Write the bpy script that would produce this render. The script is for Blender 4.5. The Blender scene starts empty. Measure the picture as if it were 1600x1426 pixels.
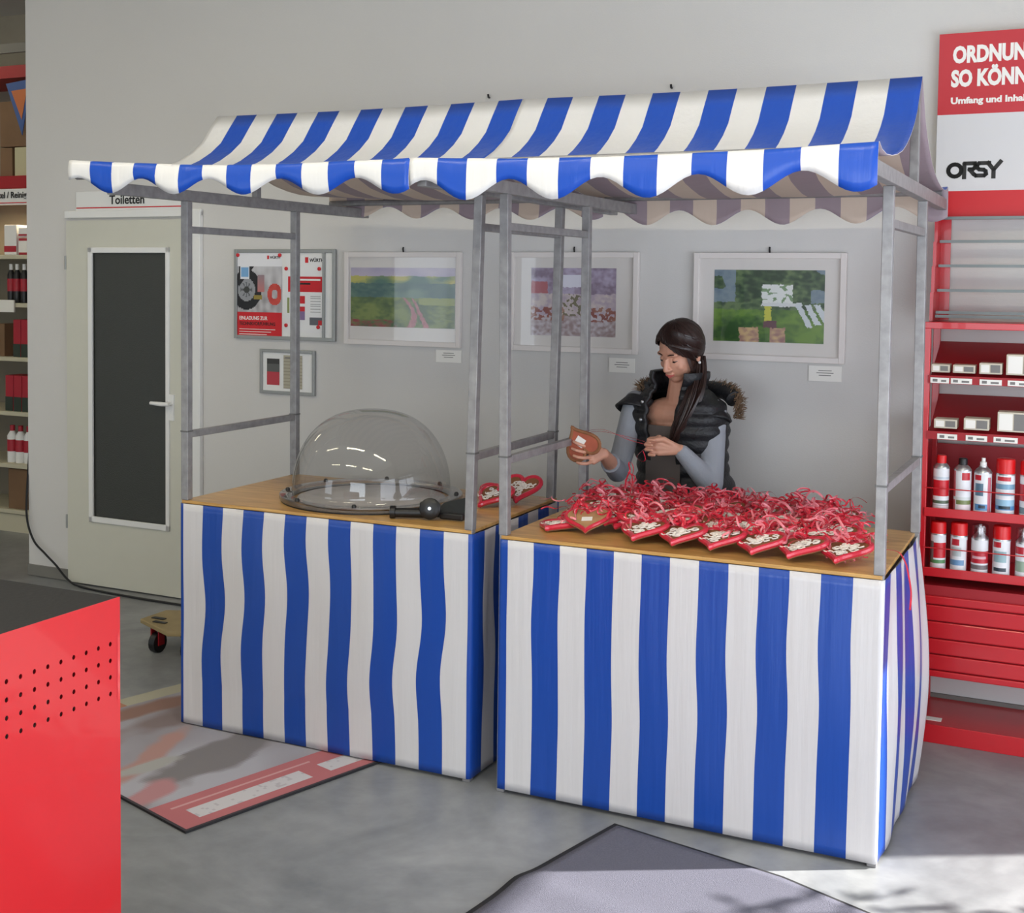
import bpy, bmesh, math, random
from mathutils import Vector, Matrix, noise, Euler
random.seed(7)
PI = math.pi
C = bpy.context.scene.collection
sc = bpy.context.scene

# ------------------------------------------------------------ camera
cam = bpy.data.cameras.new('camera'); camo = bpy.data.objects.new('camera', cam); C.objects.link(camo)
yaw, pitch, roll = .4476, -.0509, -.0114
R_ = Matrix.Rotation(yaw, 3, 'Z') @ Matrix.Rotation(pitch, 3, 'X') @ Matrix.Rotation(roll, 3, 'Y')
B_ = Matrix(((1, 0, 0), (0, 0, -1), (0, 1, 0)))     # camera -Z -> +Y, camera Y -> +Z
camo.matrix_world = Matrix.Translation((1.7793, -3.8053, 1.7247)) @ (R_ @ B_).to_4x4()
cam.sensor_width = 36; cam.sensor_fit = 'HORIZONTAL'
cam.lens = 1978.49 / 1600 * 36
cam.shift_x = (800 - 765.27) / 1600; cam.shift_y = -(713 - 539.21) / 1600
cam.clip_start = .05
sc.camera = camo

# ------------------------------------------------------------ light
sc.view_settings.view_transform = 'Standard'; sc.view_settings.look = 'None'
sc.view_settings.gamma = 1; sc.view_settings.use_curve_mapping = False
sc.view_settings.exposure = -0.08
w = bpy.data.worlds.new('sky'); sc.world = w; w.use_nodes = True
bg = w.node_tree.nodes['Background']; bg.inputs[0].default_value = (.72, .82, 1, 1); bg.inputs[1].default_value = 1.0

def area(name, loc, rot, sx, sy, power, col):
    l = bpy.data.lights.new(name, 'AREA'); l.shape = 'RECTANGLE'; l.size = sx; l.size_y = sy
    l.energy = power; l.color = col
    o = bpy.data.objects.new(name, l); C.objects.link(o); o.location = loc; o.rotation_euler = rot
    return o
sun = bpy.data.lights.new('sun', 'SUN'); sun.energy = 18.0; sun.angle = math.radians(.8); sun.color = (1, .96, .9)
so = bpy.data.objects.new('sun', sun); C.objects.link(so); so.location = (8, 4, 6)
sd = Vector((.873, .487, .575)).normalized(); so.rotation_euler = sd.to_track_quat('Z', 'Y').to_euler()
# daylight coming in through the glazing on the right and behind the camera
area('window_daylight_right', (3.42, -1.7, 1.15), (0, PI/2, 0), 2.1, 4.6, 112, (.84, .90, 1))
area('window_daylight_front', (-5.6, -7.3, 1.5), (PI/2, 0, 0), 2.0, 2.0, 40, (.84, .92, 1))
area('window_daylight_front_right', (.9, -7.3, 1.5), (PI/2, 0, 0), 3.0, 2.0, 125, (.84, .92, 1))

# ------------------------------------------------------------ helpers
def lin(c):
    return tuple(((v/255)/12.92 if v/255 <= .04045 else ((v/255+.055)/1.055)**2.4) for v in c)

def mat(name, col, rough=.5, metal=0, var=0, scale=8, bump=0, bscale=60, coat=0, spec=.5, trans=0, stretch=None):
    m = bpy.data.materials.new(name); m.use_nodes = True; nt = m.node_tree; b = nt.nodes['Principled BSDF']
    c = lin(col); b.inputs['Base Color'].default_value = (*c, 1)
    b.inputs['Roughness'].default_value = rough; b.inputs['Metallic'].default_value = metal
    b.inputs['Coat Weight'].default_value = coat; b.inputs['Specular IOR Level'].default_value = spec
    b.inputs['Transmission Weight'].default_value = trans
    tc = nt.nodes.new('ShaderNodeTexCoord'); mp = nt.nodes.new('ShaderNodeMapping')
    nt.links.new(tc.outputs['Object'], mp.inputs[0])
    if stretch: mp.inputs['Scale'].default_value = stretch
    if var:
        n = nt.nodes.new('ShaderNodeTexNoise'); n.inputs['Scale'].default_value = scale; n.inputs['Detail'].default_value = 5
        r = nt.nodes.new('ShaderNodeValToRGB')
        r.color_ramp.elements[0].position = .3; r.color_ramp.elements[1].position = .7
        r.color_ramp.elements[0].color = (*[v*(1-var) for v in c], 1); r.color_ramp.elements[1].color = (*[min(1, v*(1+var)) for v in c], 1)
        nt.links.new(mp.outputs[0], n.inputs['Vector']); nt.links.new(n.outputs['Fac'], r.inputs[0]); nt.links.new(r.outputs[0], b.inputs['Base Color'])
    if bump:
        n = nt.nodes.new('ShaderNodeTexNoise'); n.inputs['Scale'].default_value = bscale; n.inputs['Detail'].default_value = 4
        bu = nt.nodes.new('ShaderNodeBump'); bu.inputs['Strength'].default_value = bump; bu.inputs['Distance'].default_value = .01
        nt.links.new(mp.outputs[0], n.inputs['Vector']); nt.links.new(n.outputs['Fac'], bu.inputs['Height']); nt.links.new(bu.outputs[0], b.inputs['Normal'])
    return m

def glassmat(name, tint=(1, 1, 1), base=.04, rough=.02, ior=1.45):
    """Thin clear sheet: Schlick reflection over a tinted see-through body."""
    m = bpy.data.materials.new(name); m.use_nodes = True; nt = m.node_tree; nt.nodes.clear()
    out = nt.nodes.new('ShaderNodeOutputMaterial'); mx = nt.nodes.new('ShaderNodeMixShader')
    tr = nt.nodes.new('ShaderNodeBsdfTransparent'); tr.inputs[0].default_value = (*tint, 1)
    gl = nt.nodes.new('ShaderNodeBsdfGlossy'); gl.inputs['Roughness'].default_value = rough
    lw = nt.nodes.new('ShaderNodeLayerWeight'); lw.inputs[0].default_value = .5
    pw = nt.nodes.new('ShaderNodeMath'); pw.operation = 'POWER'; pw.inputs[1].default_value = 4
    mr = nt.nodes.new('ShaderNodeMapRange'); mr.inputs[3].default_value = base; mr.inputs[4].default_value = .85
    nt.links.new(lw.outputs['Facing'], pw.inputs[0]); nt.links.new(pw.outputs[0], mr.inputs[0]); nt.links.new(mr.outputs[0], mx.inputs[0])
    nt.links.new(tr.outputs[0], mx.inputs[1]); nt.links.new(gl.outputs[0], mx.inputs[2]); nt.links.new(mx.outputs[0], out.inputs[0])
    return m

def printmat(name, rough=.45):
    m = bpy.data.materials.new(name); m.use_nodes = True; nt = m.node_tree; b = nt.nodes['Principled BSDF']
    v = nt.nodes.new('ShaderNodeVertexColor'); v.layer_name = 'Col'
    nt.links.new(v.outputs[0], b.inputs['Base Color']); b.inputs['Roughness'].default_value = rough
    return m

M = {}
M['wall'] = mat('wall_paint', (210, 208, 205), .75, var=.02, scale=1.2, bump=.08, bscale=180)
M['wall_grey'] = mat('rear_wall_paint', (150, 145, 132), .8, var=.03)
M['ceiling'] = mat('ceiling_paint', (225, 223, 216), .8)
M['door'] = mat('door_lacquer', (206, 205, 192), .4, var=.01)
M['trim'] = mat('baseboard_grey', (120, 118, 112), .6)
M['galv'] = mat('galvanised_steel', (152, 151, 152), .48, .45, var=.16, scale=30, bump=.05)
M['galv_dark'] = mat('galvanised_joint', (110, 110, 110), .5, .4)
M['black'] = mat('black_plastic', (22, 22, 24), .4, var=.1)
M['rubber'] = mat('black_rubber', (30, 30, 32), .75, bump=.1)
M['red'] = mat('red_enamel', (196, 22, 34), .32, var=.02, coat=.2)
M['red_sheet'] = mat('red_sheet_metal', (204, 28, 34), .3, var=.02, coat=.25)
M['red_in'] = mat('red_enamel_inside', (160, 18, 30), .5)
M['white'] = mat('white_enamel', (232, 232, 230), .4)
M['paper'] = mat('white_paper', (238, 236, 230), .6)
M['alu'] = mat('brushed_aluminium', (160, 162, 160), .4, .5)
M['rail'] = mat('grey_display_rail', (118, 126, 126), .4, .3)
M['frame_w'] = mat('white_picture_frame', (226, 220, 216), .4)
M['mount'] = mat('picture_mount_board', (224, 220, 216), .7)
M['glass'] = glassmat('picture_glass', base=.022)
M['window_glass'] = glassmat('window_glass', base=.05)
M['dome'] = glassmat('acrylic_dome', tint=(.93, .93, .93), base=.06, rough=.04)
M['print'] = printmat('printed_surface', .5)
M['print_gloss'] = printmat('printed_gloss', .3)
M['print_mat'] = printmat('printed_carpet', .85)
M['ink'] = mat('black_ink', (20, 20, 22), .5)
M['ink_w'] = mat('white_ink', (240, 238, 234), .5)
M['ink_g'] = mat('grey_ink', (120, 118, 116), .5)
M['ink_r'] = mat('red_ink', (205, 26, 36), .5)
M['beige'] = mat('beige_enamel', (196, 190, 166), .5)
M['box'] = mat('pale_cardboard', (206, 198, 180), .7, var=.04)
M['brownbox'] = mat('brown_cardboard', (120, 92, 66), .8, var=.08)
M['silver'] = mat('silver_metal', (190, 192, 194), .3, .8)

# frosted dark glass of the toilet door
M['frost'] = mat('frosted_dark_glass', (58, 60, 56), .34, var=.05, scale=3, bump=.25, bscale=220, spec=.6)

# concrete floor
def floor_mat():
    m = bpy.data.materials.new('polished_concrete'); m.use_nodes = True; nt = m.node_tree; b = nt.nodes['Principled BSDF']
    tc = nt.nodes.new('ShaderNodeTexCoord')
    n1 = nt.nodes.new('ShaderNodeTexNoise'); n1.inputs['Scale'].default_value = 1.6; n1.inputs['Detail'].default_value = 8; n1.inputs['Roughness'].default_value = .62; n1.inputs['Distortion'].default_value = .6
    n2 = nt.nodes.new('ShaderNodeTexNoise'); n2.inputs['Scale'].default_value = 14; n2.inputs['Detail'].default_value = 6
    r = nt.nodes.new('ShaderNodeValToRGB'); e = r.color_ramp.elements
    e[0].position = .3; e[0].color = (*lin((112, 115, 118)), 1); e[1].position = .72; e[1].color = (*lin((160, 162, 164)), 1)
    r2 = nt.nodes.new('ShaderNodeValToRGB'); r2.color_ramp.elements[0].position = .35; r2.color_ramp.elements[0].color = (.8, .8, .8, 1); r2.color_ramp.elements[1].position = .62
    mx = nt.nodes.new('ShaderNodeMix'); mx.data_type = 'RGBA'; mx.blend_type = 'MULTIPLY'; mx.inputs[0].default_value = .55
    nt.links.new(tc.outputs['Object'], n1.inputs[0]); nt.links.new(tc.outputs['Object'], n2.inputs[0])
    nt.links.new(n1.outputs[0], r.inputs[0]); nt.links.new(n2.outputs[0], r2.inputs[0])
    nt.links.new(r.outputs[0], mx.inputs[6]); nt.links.new(r2.outputs[0], mx.inputs[7]); nt.links.new(mx.outputs[2], b.inputs['Base Color'])
    mr = nt.nodes.new('ShaderNodeMapRange'); mr.inputs[3].default_value = .32; mr.inputs[4].default_value = .5
    nt.links.new(n1.outputs[0], mr.inputs[0]); nt.links.new(mr.outputs[0], b.inputs['Roughness'])
    return m
M['floor'] = floor_mat()

def stripe_mat(name, blue, white, period=.197, rough=.33, bump=.15):
    m = bpy.data.materials.new(name); m.use_nodes = True; nt = m.node_tree; b = nt.nodes['Principled BSDF']
    uv = nt.nodes.new('ShaderNodeUVMap'); sp = nt.nodes.new('ShaderNodeSeparateXYZ')
    d = nt.nodes.new('ShaderNodeMath'); d.operation = 'DIVIDE'; d.inputs[1].default_value = period
    f = nt.nodes.new('ShaderNodeMath'); f.operation = 'FRACT'
    g = nt.nodes.new('ShaderNodeMath'); g.operation = 'GREATER_THAN'; g.inputs[1].default_value = .5
    mx = nt.nodes.new('ShaderNodeMix'); mx.data_type = 'RGBA'
    mx.inputs[6].default_value = (*lin(white), 1); mx.inputs[7].default_value = (*lin(blue), 1)
    nt.links.new(uv.outputs[0], sp.inputs[0]); nt.links.new(sp.outputs[0], d.inputs[0]); nt.links.new(d.outputs[0], f.inputs[0])
    nt.links.new(f.outputs[0], g.inputs[0]); nt.links.new(g.outputs[0], mx.inputs[0]); nt.links.new(mx.outputs[2], b.inputs['Base Color'])
    b.inputs['Roughness'].default_value = rough
    # woven PVC: fine vertical creases
    tc = nt.nodes.new('ShaderNodeTexCoord'); mp = nt.nodes.new('ShaderNodeMapping'); mp.inputs['Scale'].default_value = (26, 26, 1.6)
    n = nt.nodes.new('ShaderNodeTexNoise'); n.inputs['Scale'].default_value = 1; n.inputs['Detail'].default_value = 4
    bu = nt.nodes.new('ShaderNodeBump'); bu.inputs['Strength'].default_value = bump; bu.inputs['Distance'].default_value = .02
    nt.links.new(tc.outputs['Object'], mp.inputs[0]); nt.links.new(mp.outputs[0], n.inputs[0]); nt.links.new(n.outputs[0], bu.inputs['Height']); nt.links.new(bu.outputs[0], b.inputs['Normal'])
    return m
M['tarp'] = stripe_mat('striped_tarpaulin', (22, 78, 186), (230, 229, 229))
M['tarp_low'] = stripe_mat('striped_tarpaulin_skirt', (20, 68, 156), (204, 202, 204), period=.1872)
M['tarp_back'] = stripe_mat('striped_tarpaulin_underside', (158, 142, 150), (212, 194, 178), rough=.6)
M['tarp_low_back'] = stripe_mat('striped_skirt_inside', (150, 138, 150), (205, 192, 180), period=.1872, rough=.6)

# plywood
def ply_mat():
    m = bpy.data.materials.new('varnished_plywood'); m.use_nodes = True; nt = m.node_tree; b = nt.nodes['Principled BSDF']
    tc = nt.nodes.new('ShaderNodeTexCoord'); mp = nt.nodes.new('ShaderNodeMapping'); mp.inputs['Scale'].default_value = (1.5, 9, 30)
    n = nt.nodes.new('ShaderNodeTexNoise'); n.inputs['Scale'].default_value = 2.2; n.inputs['Detail'].default_value = 7; n.inputs['Distortion'].default_value = 1.2
    r = nt.nodes.new('ShaderNodeValToRGB'); e = r.color_ramp.elements
    e[0].position = .28; e[0].color = (*lin((168, 122, 62)), 1); e[1].position = .7; e[1].color = (*lin((214, 172, 106)), 1)
    nt.links.new(tc.outputs['Object'], mp.inputs[0]); nt.links.new(mp.outputs[0], n.inputs[0]); nt.links.new(n.outputs[0], r.inputs[0]); nt.links.new(r.outputs[0], b.inputs['Base Color'])
    b.inputs['Roughness'].default_value = .3
    return m
M['ply'] = ply_mat()

def wloc(o):
    v = Vector((0, 0, 0))
    while o: v += o.location; o = o.parent
    return v

class MB:
    """Collects primitives; build() links them as one mesh object."""
    def __init__(s): s.bm = bmesh.new(); s.uv = None; s.mi = 0
    def _face(s, vs):
        try:
            f = s.bm.faces.new(vs); f.material_index = s.mi; return f
        except ValueError: return None
    def box(s, x0, x1, y0, y1, z0, z1, rot=None, piv=None):
        vs = []
        for z in (z0, z1):
            for x, y in ((x0, y0), (x1, y0), (x1, y1), (x0, y1)):
                p = Vector((x, y, z))
                if rot is not None: p = rot @ (p-piv)+piv
                vs.append(s.bm.verts.new(p))
        for f in ((3, 2, 1, 0), (4, 5, 6, 7), (0, 1, 5, 4), (1, 2, 6, 5), (2, 3, 7, 6), (3, 0, 4, 7)): s._face([vs[i] for i in f])
        return s
    def bar(s, a, b, w, h=None, up=(0, 0, 1)):
        h = h or w; a = Vector(a); b = Vector(b); d = (b-a).normalized(); u = Vector(up)
        if abs(d.dot(u)) > .95: u = Vector((0, 1, 0))
        x = d.cross(u).normalized(); z = x.cross(d)
        vs = []
        for p in (a, b):
            for i, j in ((-1, -1), (1, -1), (1, 1), (-1, 1)): vs.append(s.bm.verts.new(p+x*i*w/2+z*j*h/2))
        for f in ((3, 2, 1, 0), (4, 5, 6, 7), (0, 1, 5, 4), (1, 2, 6, 5), (2, 3, 7, 6), (3, 0, 4, 7)): s._face([vs[i] for i in f])
        return s
    def tube(s, pts, r, n=8, cap=True, closed=False, flat=1):
        pts = [Vector(p) for p in pts]; k = len(pts); rs = r if isinstance(r, (list, tuple)) else [r]*k
        rings = []; px = None
        for i, p in enumerate(pts):
            if closed: d = pts[(i+1) % k]-pts[i-1]
            else: d = pts[min(i+1, k-1)]-pts[max(i-1, 0)]
            d = d.normalized() if d.length > 1e-9 else Vector((0, 0, 1))
            if px is None:
                u = Vector((0, 0, 1)) if abs(d.z) < .9 else Vector((0, 1, 0)); px = d.cross(u).normalized()
            else:
                q = px-d*px.dot(d); px = q.normalized() if q.length > 1e-6 else px
            py = d.cross(px)
            rings.append([s.bm.verts.new(p+(px*math.cos(2*PI*j/n)+py*math.sin(2*PI*j/n)*flat)*rs[i]) for j in range(n)])
        for i in range(k if closed else k-1):
            a, b = rings[i], rings[(i+1) % k]
            for j in range(n): s._face([a[j], a[(j+1) % n], b[(j+1) % n], b[j]])
        if cap and not closed: s._face(rings[0][::-1]); s._face(rings[-1])
        return s
    def lathe(s, prof, c=(0, 0, 0), n=24, capb=True, capt=True, axis=None):
        c = Vector(c); rings = []
        q = Vector((0, 0, 1)).rotation_difference(Vector(axis)).to_matrix() if axis else Matrix.Identity(3)
        for r, z in prof: rings.append([s.bm.verts.new(c+q @ Vector((r*math.cos(2*PI*j/n), r*math.sin(2*PI*j/n), z))) for j in range(n)])
        for a, b in zip(rings, rings[1:]):
            for j in range(n): s._face([a[j], a[(j+1) % n], b[(j+1) % n], b[j]])
        if capb: s._face(rings[0][::-1])
        if capt: s._face(rings[-1])
        return s
    def ball(s, c, r, n=12, m=8, rot=None):
        c = Vector(c); r = (r, r, r) if not isinstance(r, (tuple, list)) else r
        def P(i, j):
            t = PI*i/m; f = 2*PI*j/n; p = Vector((r[0]*math.sin(t)*math.cos(f), r[1]*math.sin(t)*math.sin(f), -r[2]*math.cos(t)))
            return s.bm.verts.new(c+(rot @ p if rot is not None else p))
        rings = [[P(0, 0)]]+[[P(i, j) for j in range(n)] for i in range(1, m)]+[[P(m, 0)]]
        for i in range(m):
            a, b = rings[i], rings[i+1]
            for j in range(n):
                k = (j+1) % n
                if len(a) == 1: s._face([a[0], b[k], b[j]])
                elif len(b) == 1: s._face([a[j], a[k], b[0]])
                else: s._face([a[j], a[k], b[k], b[j]])
        return s
    def poly(s, pts, d):     # planar polygon extruded by vector d
        d = Vector(d); a = [s.bm.verts.new(Vector(p)) for p in pts]; b = [s.bm.verts.new(Vector(p)+d) for p in pts]; n = len(a)
        s._face(a[::-1]); s._face(b)
        for i in range(n): s._face([a[i], a[(i+1) % n], b[(i+1) % n], b[i]])
        return s
    def grid(s, P, nu, nv, UV=None, flip=False):
        vs = [[s.bm.verts.new(P(i/nu, j/nv)) for j in range(nv+1)] for i in range(nu+1)]
        if UV and s.uv is None: s.uv = s.bm.loops.layers.uv.new('UVMap')
        for i in range(nu):
            for j in range(nv):
                idx = ((i, j), (i+1, j), (i+1, j+1), (i, j+1))
                if flip: idx = idx[::-1]
                f = s._face([vs[a][b] for a, b in idx])
                if f and UV:
                    for l, (a, b) in zip(f.loops, idx): l[s.uv].uv = UV(a/nu, b/nv)
        return s
    def build(s, name, m, parent=None, smooth=False, bevel=0, world=True, kind=None, solid=0, backmat=None, autosm=True):
        me = bpy.data.meshes.new(name)
        if parent is not None and world:
            o0 = wloc(parent); bmesh.ops.translate(s.bm, verts=s.bm.verts, vec=-o0)
        bmesh.ops.recalc_face_normals(s.bm, faces=s.bm.faces) if s.uv is None else None
        s.bm.to_mesh(me); s.bm.free()
        for x in (m if isinstance(m, (list, tuple)) else [m]): me.materials.append(x)
        if backmat is not None: me.materials.append(backmat)
        o = bpy.data.objects.new(name, me); C.objects.link(o)
        if parent is not None: o.parent = parent
        if smooth:
            for p in me.polygons: p.use_smooth = True
            if autosm: me.set_sharp_from_angle(angle=math.radians(40))
        if solid:
            md = o.modifiers.new('s', 'SOLIDIFY'); md.thickness = solid; md.offset = 0
            if backmat is not None: md.material_offset = 1
        if bevel:
            md = o.modifiers.new('b', 'BEVEL'); md.width = bevel; md.segments = 2; md.limit_method = 'ANGLE'; md.angle_limit = math.radians(40)
        if kind: o['kind'] = kind
        return o

def tag(o, label=None, cat=None, group=None, kind=None):
    if label: o['label'] = label
    if cat: o['category'] = cat
    if group: o['group'] = group
    if kind: o['kind'] = kind
    return o
def thing(name, loc, label, cat, group=None, rz=0, parent=None):
    o = bpy.data.objects.new(name, None); C.objects.link(o); o.location = loc; o.rotation_euler = (0, 0, rz); o.empty_display_size = .05
    return tag(o, label, cat, group)
def copy_tree(o, parent=None):
    c = o.copy(); C.objects.link(c); c.parent = parent
    for ch in [x for x in KIDS.get(o.name, [])]: copy_tree(ch, c)
    return c
KIDS = {}
def note_kids(root):
    KIDS[root.name] = [o for o in C.objects if o.parent == root]
    for k in KIDS[root.name]: note_kids(k)
def struct(o): o['kind'] = 'structure'; return o

def text_mesh(txt, size, bold=.0, sx=1, depth=.0006, align='LEFT'):
    cu = bpy.data.curves.new('t', 'FONT'); cu.body = txt; cu.size = size; cu.offset = bold; cu.extrude = depth; cu.align_x = align
    cu.resolution_u = 3
    o = bpy.data.objects.new('t', cu); C.objects.link(o)
    dg = bpy.context.evaluated_depsgraph_get(); me = bpy.data.meshes.new_from_object(o.evaluated_get(dg))
    bpy.data.objects.remove(o)
    me.transform(Matrix.Diagonal((sx, 1, 1, 1)))
    return me
def text(txt, size, m, parent, loc, bold=0, sx=1, align='LEFT', rot=(PI/2, 0, 0), name='lettering', depth=.0006):
    me = text_mesh(txt, size, bold, sx, depth, align); me.materials.clear(); me.materials.append(m)
    o = bpy.data.objects.new(name, me); C.objects.link(o); o.parent = parent; o.location = loc; o.rotation_euler = rot
    return o
def stroke(mb, pts, wdt, y0, d):   # flat pen stroke in the local x-z plane, facing -y
    for a, b in zip(pts, pts[1:]):
        ax, az = a; bx, bz = b; L = math.hypot(bx-ax, bz-az); nx, nz = -(bz-az)/L*wdt/2, (bx-ax)/L*wdt/2; ex, ez = (bx-ax)/L*wdt*.3, (bz-az)/L*wdt*.3
        mb.poly([(ax+nx-ex, y0, az+nz-ez), (ax-nx-ex, y0, az-nz-ez), (bx-nx+ex, y0, bz-nz+ez), (bx+nx+ex, y0, bz+nz+ez)], (0, -d, 0))

def print_grid(name, P, nu, nv, fn, m, parent=None, world=False, label=None, wrap=False):
    """A printed surface: fn(u, v) gives the ink colour (sRGB 0-255)."""
    verts = []; cols = []; faces = []
    for j in range(nv+1):
        for i in range(nu+1): verts.append(P(i/nu, j/nv))
    for j in range(nv):
        for i in range(nu):
            a = j*(nu+1)+i; faces.append((a, a+1, a+nu+2, a+nu+1))
    me = bpy.data.meshes.new(name)
    if parent is not None and world:
        o0 = wloc(parent); verts = [Vector(v)-o0 for v in verts]
    me.from_pydata([tuple(v) for v in verts], [], faces); me.materials.append(m)
    ca = me.color_attributes.new('Col', 'FLOAT_COLOR', 'CORNER')
    k = 0; buf = []
    for j in range(nv):
        for i in range(nu):
            c = lin(fn((i+.5)/nu, (j+.5)/nv)); buf += [c[0], c[1], c[2], 1]*4
    ca.data.foreach_set('color', buf)
    for p in me.polygons: p.use_smooth = wrap
    o = bpy.data.objects.new(name, me); C.objects.link(o)
    if parent is not None: o.parent = parent
    if label: o['label'] = label
    return o
def lerp(a, b, t): t = max(0, min(1, t)); return tuple(a[i]+(b[i]-a[i])*t for i in range(3))
def nz(u, v, s=1, seed=0): return noise.noise(Vector((u*s+seed*7.3, v*s+seed*3.1, seed*1.7)))

# ------------------------------------------------------------ the room
WA = -.0087
def wy(x): return 1.5305+math.tan(WA)*(x-1)
b = MB(); b.box(-9, 3.7, -7.7, 3.6, -.1, 0); struct(b.build('floor', M['floor']))
b = MB(); b.box(-9, 3.7, -7.7, 3.6, 3.7, 3.8); struct(b.build('ceiling', M['ceiling']))
b = MB(); b.poly([(-3.735, wy(-3.735), 0), (3.5, wy(3.5), 0), (3.5, wy(3.5)+.2, 0), (-3.735, wy(-3.735)+.2, 0)], (0, 0, 3.7)); struct(b.build('wall_back', M['wall']))
b = MB(); b.box(-9, 3.5, 3.4, 3.6, 0, 3.7); struct(b.build('wall_rear', M['wall_grey']))
b = MB(); b.box(-9.1, -8.9, -7.7, 3.6, 0, 3.7); struct(b.build('wall_left', M['wall']))
# right wall: tall glazed bays; a narrow one against the back wall lets the sun patch in
b = MB()
b.box(3.5, 3.7, -7.7, 3.6, 2.2, 3.7)
b.box(3.5, 3.7, 1.46, 3.6, 0, 2.2)
b.box(3.5, 3.7, .25, .55, 0, 2.2)
b.box(3.5, 3.7, -7.7, -4.2, 0, 2.2)
struct(b.build('wall_right', M['wall']))
def glazing(name, y0, y1, z0, z1, n):
    fr = MB(); x = 3.56
    fr.box(x, x+.06, y0, y0+.05, z0, z1); fr.box(x, x+.06, y1-.05, y1, z0, z1); fr.box(x, x+.06, y0, y1, z1-.04, z1); fr.box(x, x+.06, y0, y1, z0, z0+.06)
    for i in range(1, n):
        yy = y0+(y1-y0)*i/n; fr.box(x, x+.06, yy-.03, yy+.03, z0, z1)
    o = struct(fr.build(name, M['alu']))
    g = MB(); g.box(x+.027, x+.033, y0+.05, y1-.05, z0+.05, z1-.04); g.build('pane', M['window_glass'], o)
glazing('window_1', .55, 1.46, 0, 2.2, 1)
glazing('window_2', -4.2, .25, 0, 2.2, 4)
b = MB()
b.box(-9, 3.7, -7.7, -7.5, 0, .5); b.box(-9, 3.7, -7.7, -7.5, 2.5, 3.7)
b.box(-9, -6.6, -7.7, -7.5, .5, 2.5); b.box(-4.6, -.6, -7.7, -7.5, .5, 2.5); b.box(2.4, 3.7, -7.7, -7.5, .5, 2.5)
struct(b.build('wall_front', M['wall']))
for n_, (x0, x1) in ((3, (-6.6, -4.6)), (4, (-.6, 2.4))):
    fr = MB()
    fr.box(x0, x1, -7.6, -7.54, .5, .56); fr.box(x0, x1, -7.6, -7.54, 2.44, 2.5)
    for i in range(4):
        xx = x0+(x1-x0)*i/3; fr.box(xx-.03, xx+.03, -7.6, -7.54, .5, 2.5)
    o = struct(fr.build('window_%d' % n_, M['alu']))
    g = MB(); g.box(x0, x1, -7.58, -7.574, .5, 2.5); g.build('pane', M['window_glass'], o)
b = MB(); b.poly([(-3.735, wy(-3.735)-.012, .003), (-3.42, wy(-3.42)-.012, .003), (-3.42, wy(-3.42), .003), (-3.735, wy(-3.735), .003)], (0, 0, .062)); struct(b.build('baseboard_left', M['trim']))
b = MB(); b.poly([(-2.46, wy(-2.46)-.012, .003), (3.49, wy(3.49)-.012, .003), (3.49, wy(3.49), .003), (-2.46, wy(-2.46), .003)], (0, 0, .08)); struct(b.build('baseboard_back', M['trim']))

# toilet door with a tall frosted pane
d = struct(thing('door_1', (-2.99, wy(-2.99), 0), None, None, rz=WA)); d.pop('label', None)
b = MB()   # rebated leaf, built round the pane opening: local x from -.41 to .41
for x0, x1, z0, z1 in ((-.413, -.236, .008, 2.03), (.308, .40, .008, 2.03), (-.236, .308, .008, .375), (-.236, .308, 1.87, 2.03)): b.box(x0, x1, -.034, -.004, z0, z1)
b.build('door_leaf', M['door'], d, world=False)
b = MB()
for x0, x1, z0, z1 in ((-.248, -.218, .363, 1.882), (.296, .32, .363, 1.882), (-.248, .32, .363, .395), (-.248, .32, 1.852, 1.882)): b.box(x0, x1, -.046, -.03, z0, z1)
b.build('glazing_bead', M['white'], d, world=False, bevel=.004)
b = MB(); b.box(-.225, .3, -.024, -.018, .385, 1.86); b.build('pane', M['frost'], d, world=False)
b = MB(); b.box(.44, .515, -.03, -.001, 0, 2.075); b.box(-.44, .515, -.022, -.001, 2.045, 2.085); b.box(.40, .44, -.014, -.001, 0, 2.045); b.build('door_frame', M['white'], d, world=False, bevel=.004)
b = MB(); b.tube([(.335, -.035, 1.05), (.335, -.075, 1.05)], .009, 12); b.tube([(.345, -.075, 1.05), (.30, -.082, 1.05), (.225, -.08, 1.052)], [.011, .012, .009], 12); b.box(.32, .35, -.042, -.034, .96, 1.1); b.build('door_handle', M['white'], d, world=False, smooth=True)
for z in (.31, 1.76):
    b = MB(); b.tube([(-.421, -.03, z), (-.421, -.03, z+.075)], .008, 8); b.build('hinge', M['alu'], d, world=False, smooth=True)

t = thing('door_sign', (-2.99, wy(-2.99)-.002, 2.085), 'white Toiletten sign strip with red line above the door', 'sign', rz=WA)
b = MB(); b.box(-.36, .39, -.012, 0, 0, .105); b.build('sign_plate', M['white'], t, world=False, bevel=.002)
b = MB(); b.box(-.355, .385, -.0135, -.0125, .012, .018); b.build('red_line', M['ink_r'], t, world=False)
text('Toiletten', .068, M['ink'], t, (-.115, -.014, .034), bold=.0012, sx=.98)

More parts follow.
